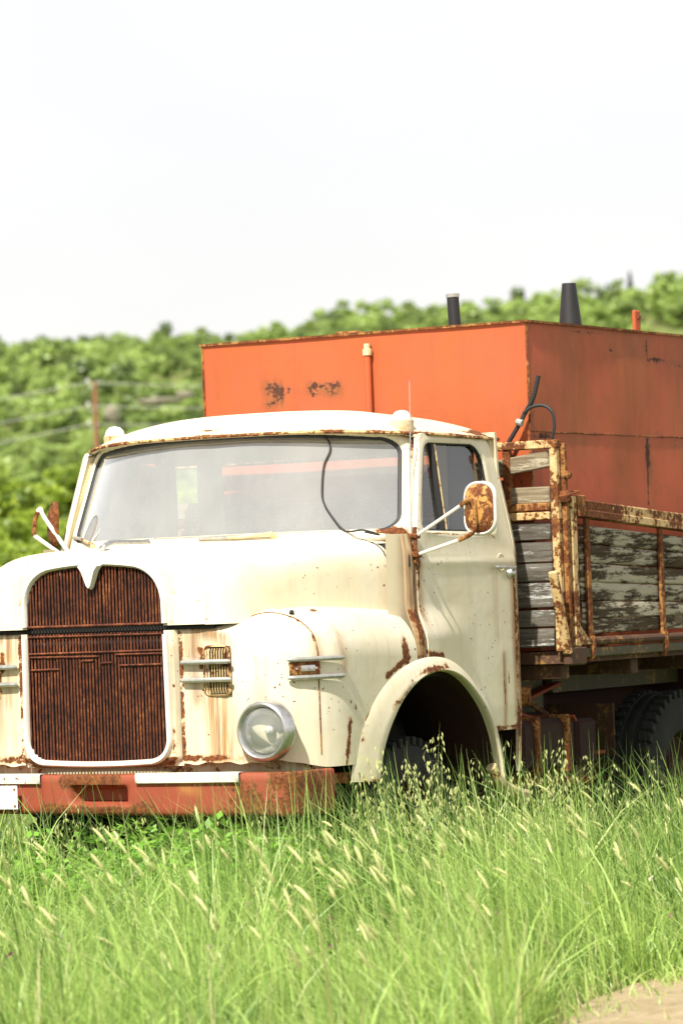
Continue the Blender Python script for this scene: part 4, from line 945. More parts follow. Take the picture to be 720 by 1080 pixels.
# ---------------------------------------------------------------- steel box on the bed
Lc = Vector((math.cos(TH), -math.sin(TH), 0)); Vc = Vector((math.sin(TH), math.cos(TH), 0))
box_t = empty('steel_tank_box', T0 + Lc * 0.035 + Vc * 2.5 + Vector((0, 0, 1.205)), -TH)
tag(box_t, 'large orange red steel box tank with dark rust scrapes standing on the truck bed', 'tank')
BW = 0.96; BL = 3.6; BH = 1.66
def tb(P): return [(a, b - 2.5, c - 1.20) for a, b, c in P]
mb = MB(); nx, nz, nv_ = 60, 60, 90
def wob(a, b): return 0.004 * math.sin(a * 4.1 + 1) * math.sin(b * 3.3)
mb.grid([[(-BW + 2 * BW * i / nx, wob(i / nx * 3, j / nz * 3), BH * j / nz) for j in range(nz + 1)] for i in range(nx + 1)])
mb.grid([[(BW + wob(i / nv_ * 5, j / nz * 3) * 1.5, BL * i / nv_, BH * j / nz) for j in range(nz + 1)] for i in range(nv_ + 1)])
mb.grid([[(-BW, BL - BL * i / 10, BH * j / 10) for j in range(11)] for i in range(11)])
mb.grid([[(BW - 2 * BW * i / 10, BL, BH * j / 10) for j in range(11)] for i in range(11)])
mb.grid([[(-BW + 2 * BW * i / 10, BL * j / 10, BH) for j in range(11)] for i in range(11)])
mb.grid([[(-BW + 2 * BW * i / 10, BL - BL * j / 10, 0) for j in range(11)] for i in range(11)])
zz = lambda z: z - 1.20; vv = lambda v: v - 2.5
crust = [((-0.58,0,zz(2.60)),(-0.47,0,zz(2.60)),0.06,0.55), ((-0.55,0,zz(2.53)),(-0.48,0,zz(2.54)),0.06,0.52), ((-0.30,0,zz(2.61)),(-0.14,0,zz(2.60)),0.05,0.55), ((-0.28,0,zz(2.57)),(-0.16,0,zz(2.57)),0.045,0.50),
         ((-0.9,0,zz(2.84)),(0.95,0,zz(2.855)),0.014,0.40), ((BW,0.02,0.9),(BW,0.02,BH),0.03,0.52), ((BW-0.03,0,0.8),(BW-0.1,0,1.0),0.05,0.5), ((BW,0.05,1.1),(BW,0.06,1.5),0.04,0.4),
         ((BW,vv(3.88),zz(2.35)),(BW,vv(3.86),zz(1.95)),0.022,0.66), ((BW,vv(3.87),zz(2.3)),(BW,vv(3.86),zz(2.18)),0.045,0.6), ((BW,vv(3.95),zz(2.72)),(BW,vv(4.35),zz(2.70)),0.028,0.58), ((BW,vv(3.9),zz(2.80)),(BW,vv(3.88),zz(2.6)),0.018,0.5),
         ((BW,vv(3.4),zz(2.76)),(BW,vv(3.65),zz(2.71)),0.014,0.48), ((BW,vv(2.9),zz(2.305)),(BW,vv(4.6),zz(2.305)),0.012,0.40), ((BW,vv(2.5),zz(2.845)),(BW,vv(6),zz(2.845)),0.018,0.5), ((BW,vv(3.05),zz(2.47)),(BW,vv(3.1),zz(2.45)),0.02,0.5),
         ((BW,vv(3.55),zz(2.16)),(BW,vv(3.8),zz(2.15)),0.012,0.5), ((BW,vv(4.1),zz(2.15)),(BW,vv(4.12),zz(2.0)),0.02,0.5), ((BW,vv(2.55),zz(2.28)),(BW,vv(2.75),zz(2.29)),0.03,0.5), ((BW,vv(4.2),zz(2.24)),(BW,vv(4.25),zz(2.3)),0.02,0.5),
         ((BW,vv(3.0),zz(2.83)),(BW,vv(3.5),zz(2.83)),0.03,0.36), ((BW,vv(3.83),zz(2.28)),(BW,vv(4.0),zz(2.33)),0.03,0.4)]
cst_ = [((-0.57,0,zz(2.62)),(-0.48,0,zz(2.53)),0.055,0.95), ((-0.57,0,zz(2.53)),(-0.48,0,zz(2.62)),0.05,0.9), ((-0.29,0,zz(2.60)),(-0.15,0,zz(2.57)),0.05,0.9), ((BW,vv(3.0),zz(2.8)),(BW,vv(3.0),zz(2.4)),0.35,0.42), ((BW,vv(3.7),zz(2.8)),(BW,vv(3.7),zz(2.3)),0.30,0.38), ((BW,vv(4.3),zz(2.8)),(BW,vv(4.3),zz(2.4)),0.25,0.4), ((BW,vv(3.87),zz(2.3)),(BW,vv(3.86),zz(1.9)),0.06,0.9), ((0.4,0,zz(2.8)),(0.42,0,zz(2.5)),0.05,0.35), ((0.05,0,zz(2.8)),(0.05,0,zz(2.45)),0.05,0.3), ((-0.9,0,zz(2.84)),(-0.9,0,zz(2.5)),0.04,0.25)]
shell = mb.build('shell', ORANGE, box_t, crust, cst_, sharp=30)
rimm = MB()
rimm.box((-BW - 0.012, -0.014, BH - 0.004), (BW + 0.012, 0.02, BH + 0.008)); rimm.box((BW - 0.02, 0.0205, BH - 0.004), (BW + 0.014, BL, BH + 0.008)); rimm.box((-BW - 0.014, 0.0205, BH - 0.004), (-BW + 0.02, BL, BH + 0.008)); rimm.box((-BW + 0.0205, BL - 0.02, BH - 0.004), (BW - 0.0205, BL + 0.012, BH + 0.008))
rimm.build('top_rim', RUST, box_t)
weld = MB(); weld.tube([(BW + 0.002 + 0.001 * math.sin(i * 2.2), vv(2.52) + 3.5 * i / 80, zz(2.306) + 0.002 * math.sin(i * 0.7)) for i in range(81)], 0.004, 5); weld.build('weld_seam', RUST, box_t); weld = MB()
weld.tube([(BW + 0.001, -0.001, BH * i / 40) for i in range(41)], 0.007, 6); weld.build('weld_seam', RUST, box_t); weld = MB(); weld.tube([(-BW - 0.001, -0.001, BH * i / 40) for i in range(41)], 0.007, 6); weld.build('weld_seam', RUST, box_t)
pp = MB().tube([(0.05, -0.022, zz(2.40)), (0.05, -0.022, zz(2.75))], 0.018, 10).build('drain_pipe', ORANGE, box_t)
MB().lathe([(0, 0.024), (0.03, 0.026), (0.034, 0.018), (0.06, 0.018), (0.062, 0.001)], (0.05, -0.022, zz(2.745)), (0, 0, 1), 12).tube([(0.03, -0.025, zz(2.765)), (0.075, -0.025, zz(2.765))], 0.010, 8).build('valve', CREAM_RUSTY, pp)
def vent(name, u, v, h, r0, r1, mat, lean=(0, 0)):
    return MB().lathe([(0, r0), (h * 0.5, (r0 + r1) / 2), (h, r1), (h - 0.01, r1 * 0.8), (h - 0.08, r1 * 0.7)], (u, v - 2.5, BH + 0.001), (lean[0], lean[1], 1), 20).build(name, mat, box_t)
p1 = vent('vent_pipe', 0.49, 2.62, 0.175, 0.032, 0.031, PIPE_BLACK, (-0.04, 0)); 
MB().lathe([(0.160, 0.034), (0.178, 0.035), (0.179, 0.026)], (0.49, 0.12, BH), (-0.04, 0, 1), 16).build('pipe_lip', ALU, p1)
vent('vent_cone', 0.86, 3.20, 0.235, 0.062, 0.036, PIPE_BLACK)
lug = MB().box((0.865, vv(3.93), BH - 0.002), (0.885, vv(4.0), BH + 0.13), 0.006).build('lifting_lug', ORANGE, box_t)
MB().tube([(0.852, vv(3.965), BH + 0.09), (0.898, vv(3.965), BH + 0.09)], 0.012, 10).build('bolt', RUST, lug)
vent('vent_pipe', 0.86, 4.74, 0.24, 0.035, 0.035, PIPE_BLACK)
MB().box((-0.17, 0.03, BH), (-0.04, 0.10, BH + 0.022), 0.005).build('hatch_stop', RUST, box_t)

# hose lashed to the front corner of the box
hose = empty('rubber_hose', T0 + Lc * 1.03 + Vc * 2.46 + Vector((0, 0, 2.26)), -TH)
tag(hose, 'thin dark hose with a brass clamp looped at the corner of the orange box', 'hose')
def hp_(P): return [(a - 1.03, b - 2.46, c - 2.26) for a, b, c in P]
MB().tube(catmull(hp_([(0.90, 2.44, 2.255), (0.96, 2.45, 2.345), (1.0, 2.46, 2.415), (1.04, 2.46, 2.475), (1.075, 2.46, 2.585)]), 6), 0.0115, 8).build('hose_stem', RUBBER, hose)
MB().tube(catmull(hp_([(0.985, 2.45, 2.40), (1.03, 2.46, 2.43), (1.09, 2.47, 2.435), (1.135, 2.475, 2.40), (1.145, 2.475, 2.33), (1.13, 2.47, 2.26)]), 6), 0.0085, 8).build('hose_loop', RUBBER, hose)
MB().tube(hp_([(0.955, 2.437, 2.36), (0.985, 2.437, 2.35)]), 0.018, 10).build('clamp', ALU, hose)

# ------------------------------------------------------------------ vegetation helpers
def rand_unit(n, r): 
    v = r.normal(size=(n, 3)); return v / np.linalg.norm(v, axis=1)[:, None]
def leaf_quads(C, size, r, up=0.3, outward=None, asp=0.6):
    """Diamond-shaped leaves at centres C; returns verts, quads."""
    n = len(C); nr = rand_unit(n, r) + np.array([0, 0, up])
    if outward is not None: nr = nr + outward
    nr /= np.linalg.norm(nr, axis=1)[:, None]; t = np.cross(nr, rand_unit(n, r)); t /= np.linalg.norm(t, axis=1)[:, None] + 1e-9; b = np.cross(nr, t)
    s = (size * r.uniform(0.6, 1.3, n))[:, None]
    V = np.stack([C - t * s, C - b * s * asp, C + t * s, C + b * s * asp], 1).reshape(-1, 3)
    return V, np.arange(4 * n).reshape(n, 4)
def crown_cloud(r, H, Rw, nclump, nleaf, size, base=0.25, fat=1.0):
    """Clumps of leaves spread over an uneven crown."""
    P = []; T = []; O = []
    for k in range(nclump):
        d = rand_unit(1, r)[0]; q = r.uniform(0.45, 1.0) ** 0.6 ; lump = 0.8 + 0.35 * math.sin(3 * math.atan2(d[1], d[0]) + r.uniform(0, 1)) 
        c = np.array([d[0] * Rw * q * lump, d[1] * Rw * q * lump, H * (base + (1 - base) * (0.5 + 0.5 * d[2] * q))])
        cr = r.uniform(0.16 * fat, 0.34 * fat) * Rw; n = int(nleaf * r.uniform(0.6, 1.3)); dd = rand_unit(n, r); rad = cr * r.uniform(0.3, 1.0, n) ** 0.5
        P.append(c + dd * rad[:, None] * np.array([1, 1, 0.75])); O.append(dd * 0.9 + np.array([0, 0, 0.4])); t = r.uniform(0.15, 0.8)
        T.append(np.clip(t + r.normal(0, 0.12, n), 0, 0.99))
    P = np.concatenate(P); O = np.concatenate(O); T = np.concatenate(T)
    V, Fq = leaf_quads(P, size, r, 0.2, O); return V, Fq, np.repeat(T, 4)
def trunk_mesh(r, H, rad, limbs=4, Rw=1.0):
    mb = MB(); pts = [(0, 0, -0.2), (r.normal(0, .02) * H, r.normal(0, .02) * H, H * 0.2), (r.normal(0, .03) * H, r.normal(0, .03) * H, H * 0.45), (r.normal(0, .04) * H, r.normal(0, .04) * H, H * 0.75)]
    mb.tube(pts, [rad * 1.3, rad, rad * 0.75, rad * 0.3], 7)
    for k in range(limbs):
        a = r.uniform(0, 6.28); z0 = H * r.uniform(0.2, 0.5); p = np.array(pts[1]) + (np.array(pts[2]) - np.array(pts[1])) * r.uniform(0, 1)
        mb.tube([p, p + np.array([math.cos(a) * Rw * 0.35, math.sin(a) * Rw * 0.35, H * 0.14]), p + np.array([math.cos(a) * Rw * 0.7, math.sin(a) * Rw * 0.7, H * 0.3])], [rad * 0.5, rad * 0.35, rad * 0.12], 5)
    return mb
def merge_tree(name, V, Fq, T, tm, leafm):
    """Crown quads and trunk quads in one mesh, two materials (for trees too small to show parts)."""
    tv = np.array(tm.v); tf = np.array([f for f in tm.f if len(f) == 4])
    return np_mesh(name, np.concatenate([V, tv]), np.concatenate([Fq, tf + len(V)]), [leafm, BARK], np.concatenate([T, np.zeros(len(tv))]), np.concatenate([np.zeros(len(Fq)), np.ones(len(tf))]))

# ------------------------------------------------------------------ thicket behind the truck: each tree with its own crown and trunk
mids = []
for k in range(6):
    r = np.random.default_rng(50 + k); H = 1.0
    V, Fq, T = crown_cloud(r, 4.6, 1.75, 46, 210, 0.085, 0.08)
    cme = np_mesh('crown', V, Fq, [LEAF_MID], T)
    tmb = trunk_mesh(r, 4.4, 0.11, 5, 1.5); tob = tmb.build('trunk', BARK); tme = tob.data; bpy.data.objects.remove(tob)
    mids.append((cme, tme))
def px2x(px, d): return (px - 360) / F_PX * d
spots = [(-20, 92, 1.05), (28, 100, 1.10), (70, 108, 1.24), (-60, 96, 1.0), (8, 84, 0.80), (52, 88, 0.80), (100, 112, 1.22), (-8, 118, 1.18), (125, 100, 0.95), (165, 112, 1.1), (215, 105, 1.0), (265, 115, 1.15), (320, 108, 1.0), (385, 112, 1.1),
         (450, 104, 1.0), (510, 115, 1.1), (580, 106, 1.05), (650, 112, 1.15), (715, 104, 1.0), (775, 110, 1.1), (-110, 108, 1.2), (40, 76, 0.62), (-30, 80, 0.7), (84, 92, 0.85)]
for i, (px, d, s) in enumerate(spots):
    cme, tme = mids[i % 6]; e = empty('bushy_tree', (px2x(px, d), d, float(hill_z(px2x(px, d), d))), random.uniform(0, 6.28)); e.scale = (s * 1.05, s * 1.05, s)
    tag(e, 'bright green bushy tree in the dense thicket behind the truck, below the wooded slope', 'tree', 'trees in the thicket behind the truck')
    for nm, me in (('crown', cme), ('trunk', tme)):
        o = bpy.data.objects.new(nm, me); col.objects.link(o); o.parent = e

# ------------------------------------------------------------------ wooded hillside
kinds = []
for k in range(7):
    r = np.random.default_rng(80 + k); V, Fq, T = crown_cloud(r, 3.4, 1.65, 20, 46, 0.19, 0.11, 1.1)
    T = np.clip(T * 0.80 + ((k * 3 % 7) / 6.0) * 0.55 - 0.10, 0, 0.99); kinds.append((V, Fq, T, trunk_mesh(r, 3.0, 0.09, 2, 1.2)))
meshes = [merge_tree('hillside_tree', V, Fq, T, tm, LEAF_HILL) for V, Fq, T, tm in kinds]
def hidden(px, y):              # behind the truck or the orange box from the photograph's place
    return (212 < px < 720 and y > 352 - (0 if px < 553 else -6)) or (px > 90 and y > 470)
r = np.random.default_rng(5); pts = []
for d in np.arange(165, 436, 3.9):
    w = 0.5 * d * 0.30
    for x in np.arange(-w, w, 2.7):
        xx = x + r.uniform(-1.4, 1.4); dd = d + r.uniform(-2.2, 2.2); s = r.choice([0.5, 0.65, 0.8, 1.0, 1.25], p=[.22, .28, .25, .17, .08]) * (0.85 + 0.3 * math.sin(xx * 0.07 + dd * 0.05))
        if math.sin(xx * 0.21 + 1.3) * math.sin(dd * 0.055 + xx * 0.05) > 0.82: continue      # clearings
        pts.append((xx, dd, float(hill_z(xx, dd)) - 0.1, s, r.uniform(0, 6.28), int(r.integers(7))))
for x in np.arange(-62, 62, 1.8):                                                           # the skyline row
    s = r.uniform(0.5, 0.95); pts.append((x + r.uniform(-0.8, 0.8), RD + r.uniform(-3, 2), float(hill_z(x, RD)) - 0.3, s, r.uniform(0, 6.28), int(r.integers(7))))
def score(p):
    px = 360 + F_PX * p[0] / p[1]; y = HORIZON - F_PX * (p[2] + 2 - CAM_H) / p[1] - 0.0367 * (px - 360)
    if px < -10 or px > 730 or hidden(px, y): return 1e9
    return p[1] / p[3]
order = sorted(range(len(pts)), key=lambda i: score(pts[i])); single = set(i for i in order[:290] if score(pts[i]) < 1e8)
SV, SF, ST, SM = [], [], [], []; off = 0; first = {}
for i, (x, d, z, s, a, k) in enumerate(pts):
    if i in single:
        o = bpy.data.objects.new('hillside_tree', meshes[k]); col.objects.link(o); o.location = (x, d, z); o.rotation_euler = (0, 0, a); o.scale = (s * 1.1, s * 1.1, s)
        tag(o, 'small round scrub tree, one of many covering the wooded hillside behind the truck', 'tree', 'scrub trees covering the hillside')
    else:
        V, Fq, T, tm = kinds[k]; ca, sa = math.cos(a), math.sin(a)
        Q = np.stack([(V[:, 0] * ca - V[:, 1] * sa) * s * 1.1 + x, (V[:, 0] * sa + V[:, 1] * ca) * s * 1.1 + d, V[:, 2] * s + z], 1)
        SV.append(Q); SF.append(Fq + off); ST.append(T); off += len(Q)
wood = bpy.data.objects.new('woods', np_mesh('woods', np.concatenate(SV), np.concatenate(SF), [LEAF_HILL], np.concatenate(ST))); col.objects.link(wood)
tag(wood, 'far mass of green scrub woodland covering the hillside up to the skyline', 'woods', kind='stuff')
# pointed conifers on the skyline at the right
r = np.random.default_rng(21); P = []; O = []
for k in range(900):
    t = r.uniform(0, 1) ** 0.8; a = r.uniform(0, 6.28); rad = 0.9 * (1 - t) ** 0.9 * r.uniform(0.4, 1.0); P.append((math.cos(a) * rad, math.sin(a) * rad, 0.4 + 4.6 * t)); O.append((math.cos(a), math.sin(a), 0.1))
V, Fq = leaf_quads(np.array(P), 0.16, r, 0.1, np.array(O)); con = merge_tree('conifer_tree', V, Fq, np.repeat(r.uniform(0, 1, 900), 4), trunk_mesh(r, 4.5, 0.1, 0), LEAF_CON)
for px, s in ((528, 0.6), (560, 0.7), (578, 0.55), (648, 0.7), (673, 0.85), (704, 0.8), (714, 0.7), (96, 0.5)):
    x = px2x(px, RD - 2); o = bpy.data.objects.new('conifer_tree', con); col.objects.link(o); o.location = (x, RD - 2, float(hill_z(x, RD - 2)) + 0.6); o.scale = (s, s, s); o.rotation_euler = (0, 0, px)
    tag(o, 'dark pointed conifer standing up from the hill skyline', 'tree', 'conifers on the skyline')
# pale stone outcrops among the trees
tr_ = NT('pale_limestone'); n = tr_.noise(2.5, 8, 0.7); tr_.set(tr_.mix(tr_.rng(n, 0.35, 0.65), (0.30, 0.27, 0.20), (0.17, 0.16, 0.11)), 0.9, 0, 0.2); tr_.bump(n, 0.8, 0.2)
def rock(px, y, d, w, h, seed, label):
    r = np.random.default_rng(seed); mb = MB(); rows = []
    for i in range(9):
        ph = math.pi * i / 8; rows.append([(math.sin(ph) * math.cos(a) * w * r.uniform(0.8, 1.15), math.sin(ph) * math.sin(a) * w * 0.5 * r.uniform(0.8, 1.1), math.cos(ph) * h * r.uniform(0.85, 1.1)) for a in np.linspace(0, 2 * math.pi, 14, endpoint=False)])
    mb.grid(rows, True); o = mb.build('rock_outcrop', tr_.m, sharp=25); x = px2x(px, d); o.location = (x, d, (HORIZON - 0.0367 * (px - 360) - y) / F_PX * d + CAM_H); tag(o, label, 'rock')
rock(122, 436, 230, 0.5, 0.55, 1, 'pale stone outcrop beside the wooden utility pole on the hillside')
rock(172, 423, 260, 1.5, 0.28, 2, 'long low pale stone ledge on the hillside left of the orange box')
rock(200, 416, 268, 0.7, 0.3, 3, 'small pale stone outcrop half behind the orange box corner')

# ------------------------------------------------------------------ utility pole and its wires
PD = 133.0; px_ = px2x(105, PD)
def zpix(y, px, d): return (HORIZON - 0.0367 * (px - 360) - y) / F_PX * d + CAM_H
ztop_ = zpix(402, 104, PD); pz = float(hill_z(px_, PD))
pole = empty('utility_pole', (px_, PD, pz)); tag(pole, 'brown wooden utility pole with bracket insulators in front of the hill', 'pole')
MB().tube([(0, 0, -0.5), (0, 0, 4), (0, 0, ztop_ - pz)], [0.14, 0.12, 0.095], 10).build('post', POLE, pole)
zw = [zpix(403, 104, PD), zpix(428, 104, PD), zpix(447, 104, PD)]
for z in zw:
    br = MB().tube([(0, -0.1, z - pz - 0.22), (-0.22, -0.1, z - pz - 0.20), (-0.24, -0.1, z - pz)], 0.03, 6).build('bracket', ALU, pole)
    MB().lathe([(0, 0.03), (0.02, 0.06), (0.08, 0.06), (0.1, 0.035), (0.16, 0.04), (0.17, 0.001)], (-0.24, -0.1, z - pz - 0.02), (0, 0, 1), 10).build('insulator', LAMPW, br)
WIRE = plain('wire', (0.42, 0.42, 0.36), 0.5)
for z, yl, yr, lab in zip(zw, (418, 443, 464), (401, 424, 442), ('topmost of the three pale overhead wires on the utility pole', 'middle one of the three pale overhead wires on the utility pole', 'lowest of the three pale overhead wires on the utility pole')):
    pts_ = []
    xl, xr = px2x(-160, PD), px2x(520, PD); zl = z - (z - zpix(yl, 0, PD)) * 2.5; zr_ = z + (zpix(yr, 212, PD) - z) * 3.8
    for t in np.linspace(0, 1, 12): pts_.append((xl + (px_ - 0.24 - xl) * t, PD - 0.1, zl + (z - zl) * t - 0.25 * 4 * t * (1 - t) * 0.6))
    for t in np.linspace(0, 1, 12)[1:]: pts_.append((px_ - 0.24 + (xr - px_ + 0.24) * t, PD - 0.1, z + (zr_ - z) * t - 0.25 * 4 * t * (1 - t)))
    tag(MB().tube(pts_, 0.015, 5).build('overhead_wire', WIRE), lab, 'wire')

# ------------------------------------------------------------------ meadow grass
def in_truck(x, y):
    dx = x - T0.x; dy = y - T0.y; u = dx * math.cos(TH) - dy * math.sin(TH); v = dx * math.sin(TH) + dy * math.cos(TH); return u, v
def blades(x, y, h, w, lean, r, tint, seg=4, z0=None, sd=1.35, la=None):
    n = len(x); a = r.uniform(0, 2 * math.pi, n); la = r.normal(math.pi * 0.98, sd, n) if la is None else la
    dx, dy = np.cos(la), np.sin(la); wx, wy = np.cos(a) * w / 2, np.sin(a) * w / 2; V = []; T = []
    for k in range(seg + 1):
        t = k / seg; off_ = lean * h * t ** 1.9; zz_ = h * t * (1 - 0.35 * np.minimum(lean, 1.2) * t ** 1.5); ww = (1 - t ** 2.2) if k < seg else 0.06
        cx, cy = x + dx * off_, y + dy * off_; zb = 0 if z0 is None else z0
        V.append(np.stack([cx - wx * ww, cy - wy * ww, zz_ + zb], 1)); V.append(np.stack([cx + wx * ww, cy + wy * ww, zz_ + zb], 1))
        T += [tint, tint]
    V = np.stack(V, 1); T = np.stack(T, 1); m_ = 2 * (seg + 1)
    b = (np.arange(n) * m_)[:, None]; Fq = np.concatenate([b + np.array([2*k, 2*k+1, 2*k+3, 2*k+2]) for k in range(seg)], 0)
    tip = np.stack([x + dx * lean * h, y + dy * lean * h, h * (1 - 0.35 * np.minimum(lean, 1.2))], 1)
    return V.reshape(-1, 3), Fq, T.ravel(), tip, np.stack([dx, dy], 1)
def noise2(x, y, s, seed):
    q = np.random.default_rng(seed); out = 0
    for k in range(5):
        a = q.uniform(0, 6.28); f = s * q.uniform(0.6, 1.8); out = out + np.sin((x * math.cos(a) + y * math.sin(a)) * f + q.uniform(0, 6.28))
    return out / 5
def scatter(n, r, x0, x1, y0, y1): return r.uniform(x0, x1, n), r.uniform(y0, y1, n)
def path_mask(x, y):
    e = np.array([path_edge(q) for q in x]); return e - y      # > 0 on the track
r = np.random.default_rng(11)
x, y = scatter(130000, r, -4.2, 4.6, 11.6, 22.5); la = r.normal(math.pi * 0.98, 1.35, len(x)); th_ = np.ones(len(x)); tt_ = np.zeros(len(x))
NT_ = 1500; cx_, cy_ = scatter(NT_, r, -4.2, 4.6, 11.6, 22.5); ch_ = r.uniform(0.65, 1.45, NT_); ct_ = r.normal(0.02, 0.22, NT_); cs2 = r.uniform(0.035, 0.11, NT_); ca_ = r.normal(math.pi, 0.9, NT_)
ti = r.integers(0, NT_, 175000); ox, oy = r.normal(0, 1, len(ti)), r.normal(0, 1, len(ti)); x2, y2 = cx_[ti] + ox * cs2[ti], cy_[ti] + oy * cs2[ti]
la2 = np.arctan2(oy * 0.8 + 0.9 * np.sin(ca_[ti]), ox * 0.8 + 0.9 * np.cos(ca_[ti])) + r.normal(0, 0.5, len(ti))
x, y, la, th_, tt_ = np.concatenate([x, x2]), np.concatenate([y, y2]), np.concatenate([la, la2]), np.concatenate([th_ * 0.85, ch_[ti]]), np.concatenate([tt_, ct_[ti]])
u, v = in_truck(x, y); pm = path_mask(x, y)
under = (np.abs(u) < 1.1) & (v > 0.1) & (v < 6.3)
clump = noise2(x, y, 4.5, 3); big = noise2(x, y, 1.3, 9)
dens = np.clip(0.62 + 0.65 * clump, 0.12, 1); dens = np.where(under, dens * 0.25, dens); dens = np.where((v > 0.8) & (u < -1.2), dens * 0.3, dens)
dens = np.where(pm > 0, np.exp(-pm / 0.2) * 0.30 + 0.03, dens)
wd = np.exp(-((u - 0.75) / 0.6) ** 2 - ((v + 0.6) / 0.5) ** 2); dens = dens * (1 - 0.92 * wd)
keep = r.uniform(size=len(x)) < dens; x, y, u, v, pm, clump, big, under, la, th_, tt_ = (q[keep] for q in (x, y, u, v, pm, clump, big, under, la, th_, tt_))
h = (0.36 + 0.10 * big + 0.07 * clump) * r.lognormal(-0.05, 0.42, len(x))
h *= th_; h *= 1 - 0.35 * np.exp(-np.maximum(-pm, 0) / 0.35); h = np.where(pm > 0, h * 0.35, h); h *= 0.72 + 0.28 * smooth(13.0, 15.5, y)
near_t = np.exp(-((np.maximum(np.abs(u) - 1.15, 0) ** 2 + np.maximum(np.maximum(-0.15 - v, v - 6.3), 0) ** 2) / 0.5)); h *= 1 + 0.36 * near_t * (~under); h = np.where(under, h * 0.7, h); h *= 1 - 0.45 * smooth(1.4, 2.2, v) * (u > 0.6) * np.exp(-np.maximum(u - 1.6, 0) / 0.8)
h = np.clip(h, 0.05, 0.85)
tint = np.clip(0.44 + 0.20 * big + 0.14 * clump + tt_ + r.normal(0, 0.22, len(x)) - 0.10 * near_t, 0.0, 0.97)
tint = np.minimum(tint + 0.14 * (1 - smooth(13.5, 15.8, y)), 0.97)
tint = np.where(r.uniform(size=len(x)) < 0.05 + 0.07 * (1 - smooth(13.2, 15.5, y)), r.uniform(0.9, 1.0, len(x)), np.minimum(tint, 0.88))
V, Fq, T, _, _ = blades(x, y, h, np.where(r.uniform(size=len(x)) < 0.25, r.uniform(0.007, 0.013, len(x)), r.uniform(0.003, 0.007, len(x))), np.abs(r.normal(0.48, 0.42, len(x))), r, tint, la=la)
g1 = bpy.data.objects.new('grass', np_mesh('grass', V, Fq, [GRASS], T)); col.objects.link(g1); tag(g1, 'tall fresh green meadow grass in front of and around the truck', 'grass', kind='stuff')
# dry litter low down near the track
x, y = scatter(26000, r, -3.5, 4.4, 11.8, 17.5); pm = path_mask(x, y); k = r.uniform(size=len(x)) < np.where(pm > 0, np.exp(-pm / 0.35) * 0.8 + 0.02, np.exp(pm / 0.4) * 0.9 + 0.03); x, y = x[k], y[k]
V, Fq, T, _, _ = blades(x, y, r.uniform(0.04, 0.16, len(x)), r.uniform(0.003, 0.006, len(x)), r.uniform(0.8, 2.2, len(x)), r, r.uniform(0.8, 1.0, len(x)))
g2 = bpy.data.objects.new('dry_grass', np_mesh('dry_grass', V, Fq, [GRASS], T)); col.objects.link(g2); tag(g2, 'short dry straw lying along the edge of the sandy track', 'grass', kind='stuff')

# seed-headed stems: nodding foxtails in the meadow
def foxtails(n, r, x0, x1, y0, y1, hmin, hmax, head=0.10, filt=None):
    x, y = scatter(n, r, x0, x1, y0, y1)
    if filt is not None: k = filt(x, y); x, y = x[k], y[k]
    n = len(x); h = r.uniform(hmin, hmax, n); ln = np.abs(r.normal(0.42, 0.22, n))
    V, Fq, T, tip, d = blades(x, y, h, np.full(n, 0.0035), ln, r, r.uniform(0.35, 0.8, n), 5, None, 0.6)
    VV = [V]; FF = [Fq]; TT = [T]; o = len(V); mi = [np.zeros(len(Fq))]
    for i in range(n):
        L = head * r.uniform(0.6, 1.25); dr = np.array([d[i, 0] * r.uniform(0.5, 1.1), d[i, 1] * 0.8, r.uniform(0.7, 2.0)]); dr /= np.linalg.norm(dr); rw = r.uniform(0.005, 0.0085)
        a = np.cross(dr, [0.3, 0.1, 1.0]); a /= np.linalg.norm(a); b = np.cross(dr, a); rings = []
        for t, q in ((0, 0.25), (0.15, 0.9), (0.5, 1.0), (0.82, 0.7), (1, 0.12)):
            c = tip[i] + dr * L * t + np.array([0, 0, -0.22 * L * t * t])
            rings.append([c + (a * math.cos(w) + b * math.sin(w)) * rw * q for w in np.linspace(0, 2 * math.pi, 6, endpoint=False)])
        Q = np.array(rings).reshape(-1, 3); f = [(p * 6 + s, p * 6 + (s + 1) % 6, (p + 1) * 6 + (s + 1) % 6, (p + 1) * 6 + s) for p in range(4) for s in range(6)]
        VV.append(Q); FF.append(np.array(f) + o); TT.append(np.full(len(Q), r.uniform(0.25, 1.0))); mi.append(np.ones(24)); o += len(Q)
        nb = 26; tt = r.uniform(0.05, 1, nb); c = tip[i] + dr * (L * tt)[:, None] + np.array([0, 0, -0.22 * L]) * (tt ** 2)[:, None]
        w = r.uniform(0, 6.28, nb); e = c + (a * np.cos(w)[:, None] + b * np.sin(w)[:, None]) * (rw * 2.3) + dr * 0.012
        s_ = np.cross(e - c, dr); s_ /= np.linalg.norm(s_, axis=1)[:, None] + 1e-9; s_ *= 0.0009
        VV.append(np.stack([c - s_, c + s_, e + s_ * 0.4, e - s_ * 0.4], 1).reshape(-1, 3)); FF.append(np.arange(4 * nb).reshape(nb, 4) + o); TT.append(np.full(4 * nb, 0.8)); mi.append(np.ones(nb)); o += 4 * nb
    return np.concatenate(VV), np.concatenate(FF), np.concatenate(TT), np.concatenate(mi)
def not_truck(x, y):
    u, v = in_truck(x, y); return ~((np.abs(u) < 1.18) & (v > -0.14)) & (path_mask(x, y) < -0.05)
V, Fq, T, mi = foxtails(700, r, -3.4, 3.6, 12.3, 18.5, 0.34, 0.64, 0.095, not_truck)
g3 = bpy.data.objects.new('foxtail_grass', np_mesh('foxtail_grass', V, Fq, [GRASS, SEED], T, mi)); col.objects.link(g3); tag(g3, 'pale nodding seed heads of grass standing above the meadow', 'grass', kind='stuff')

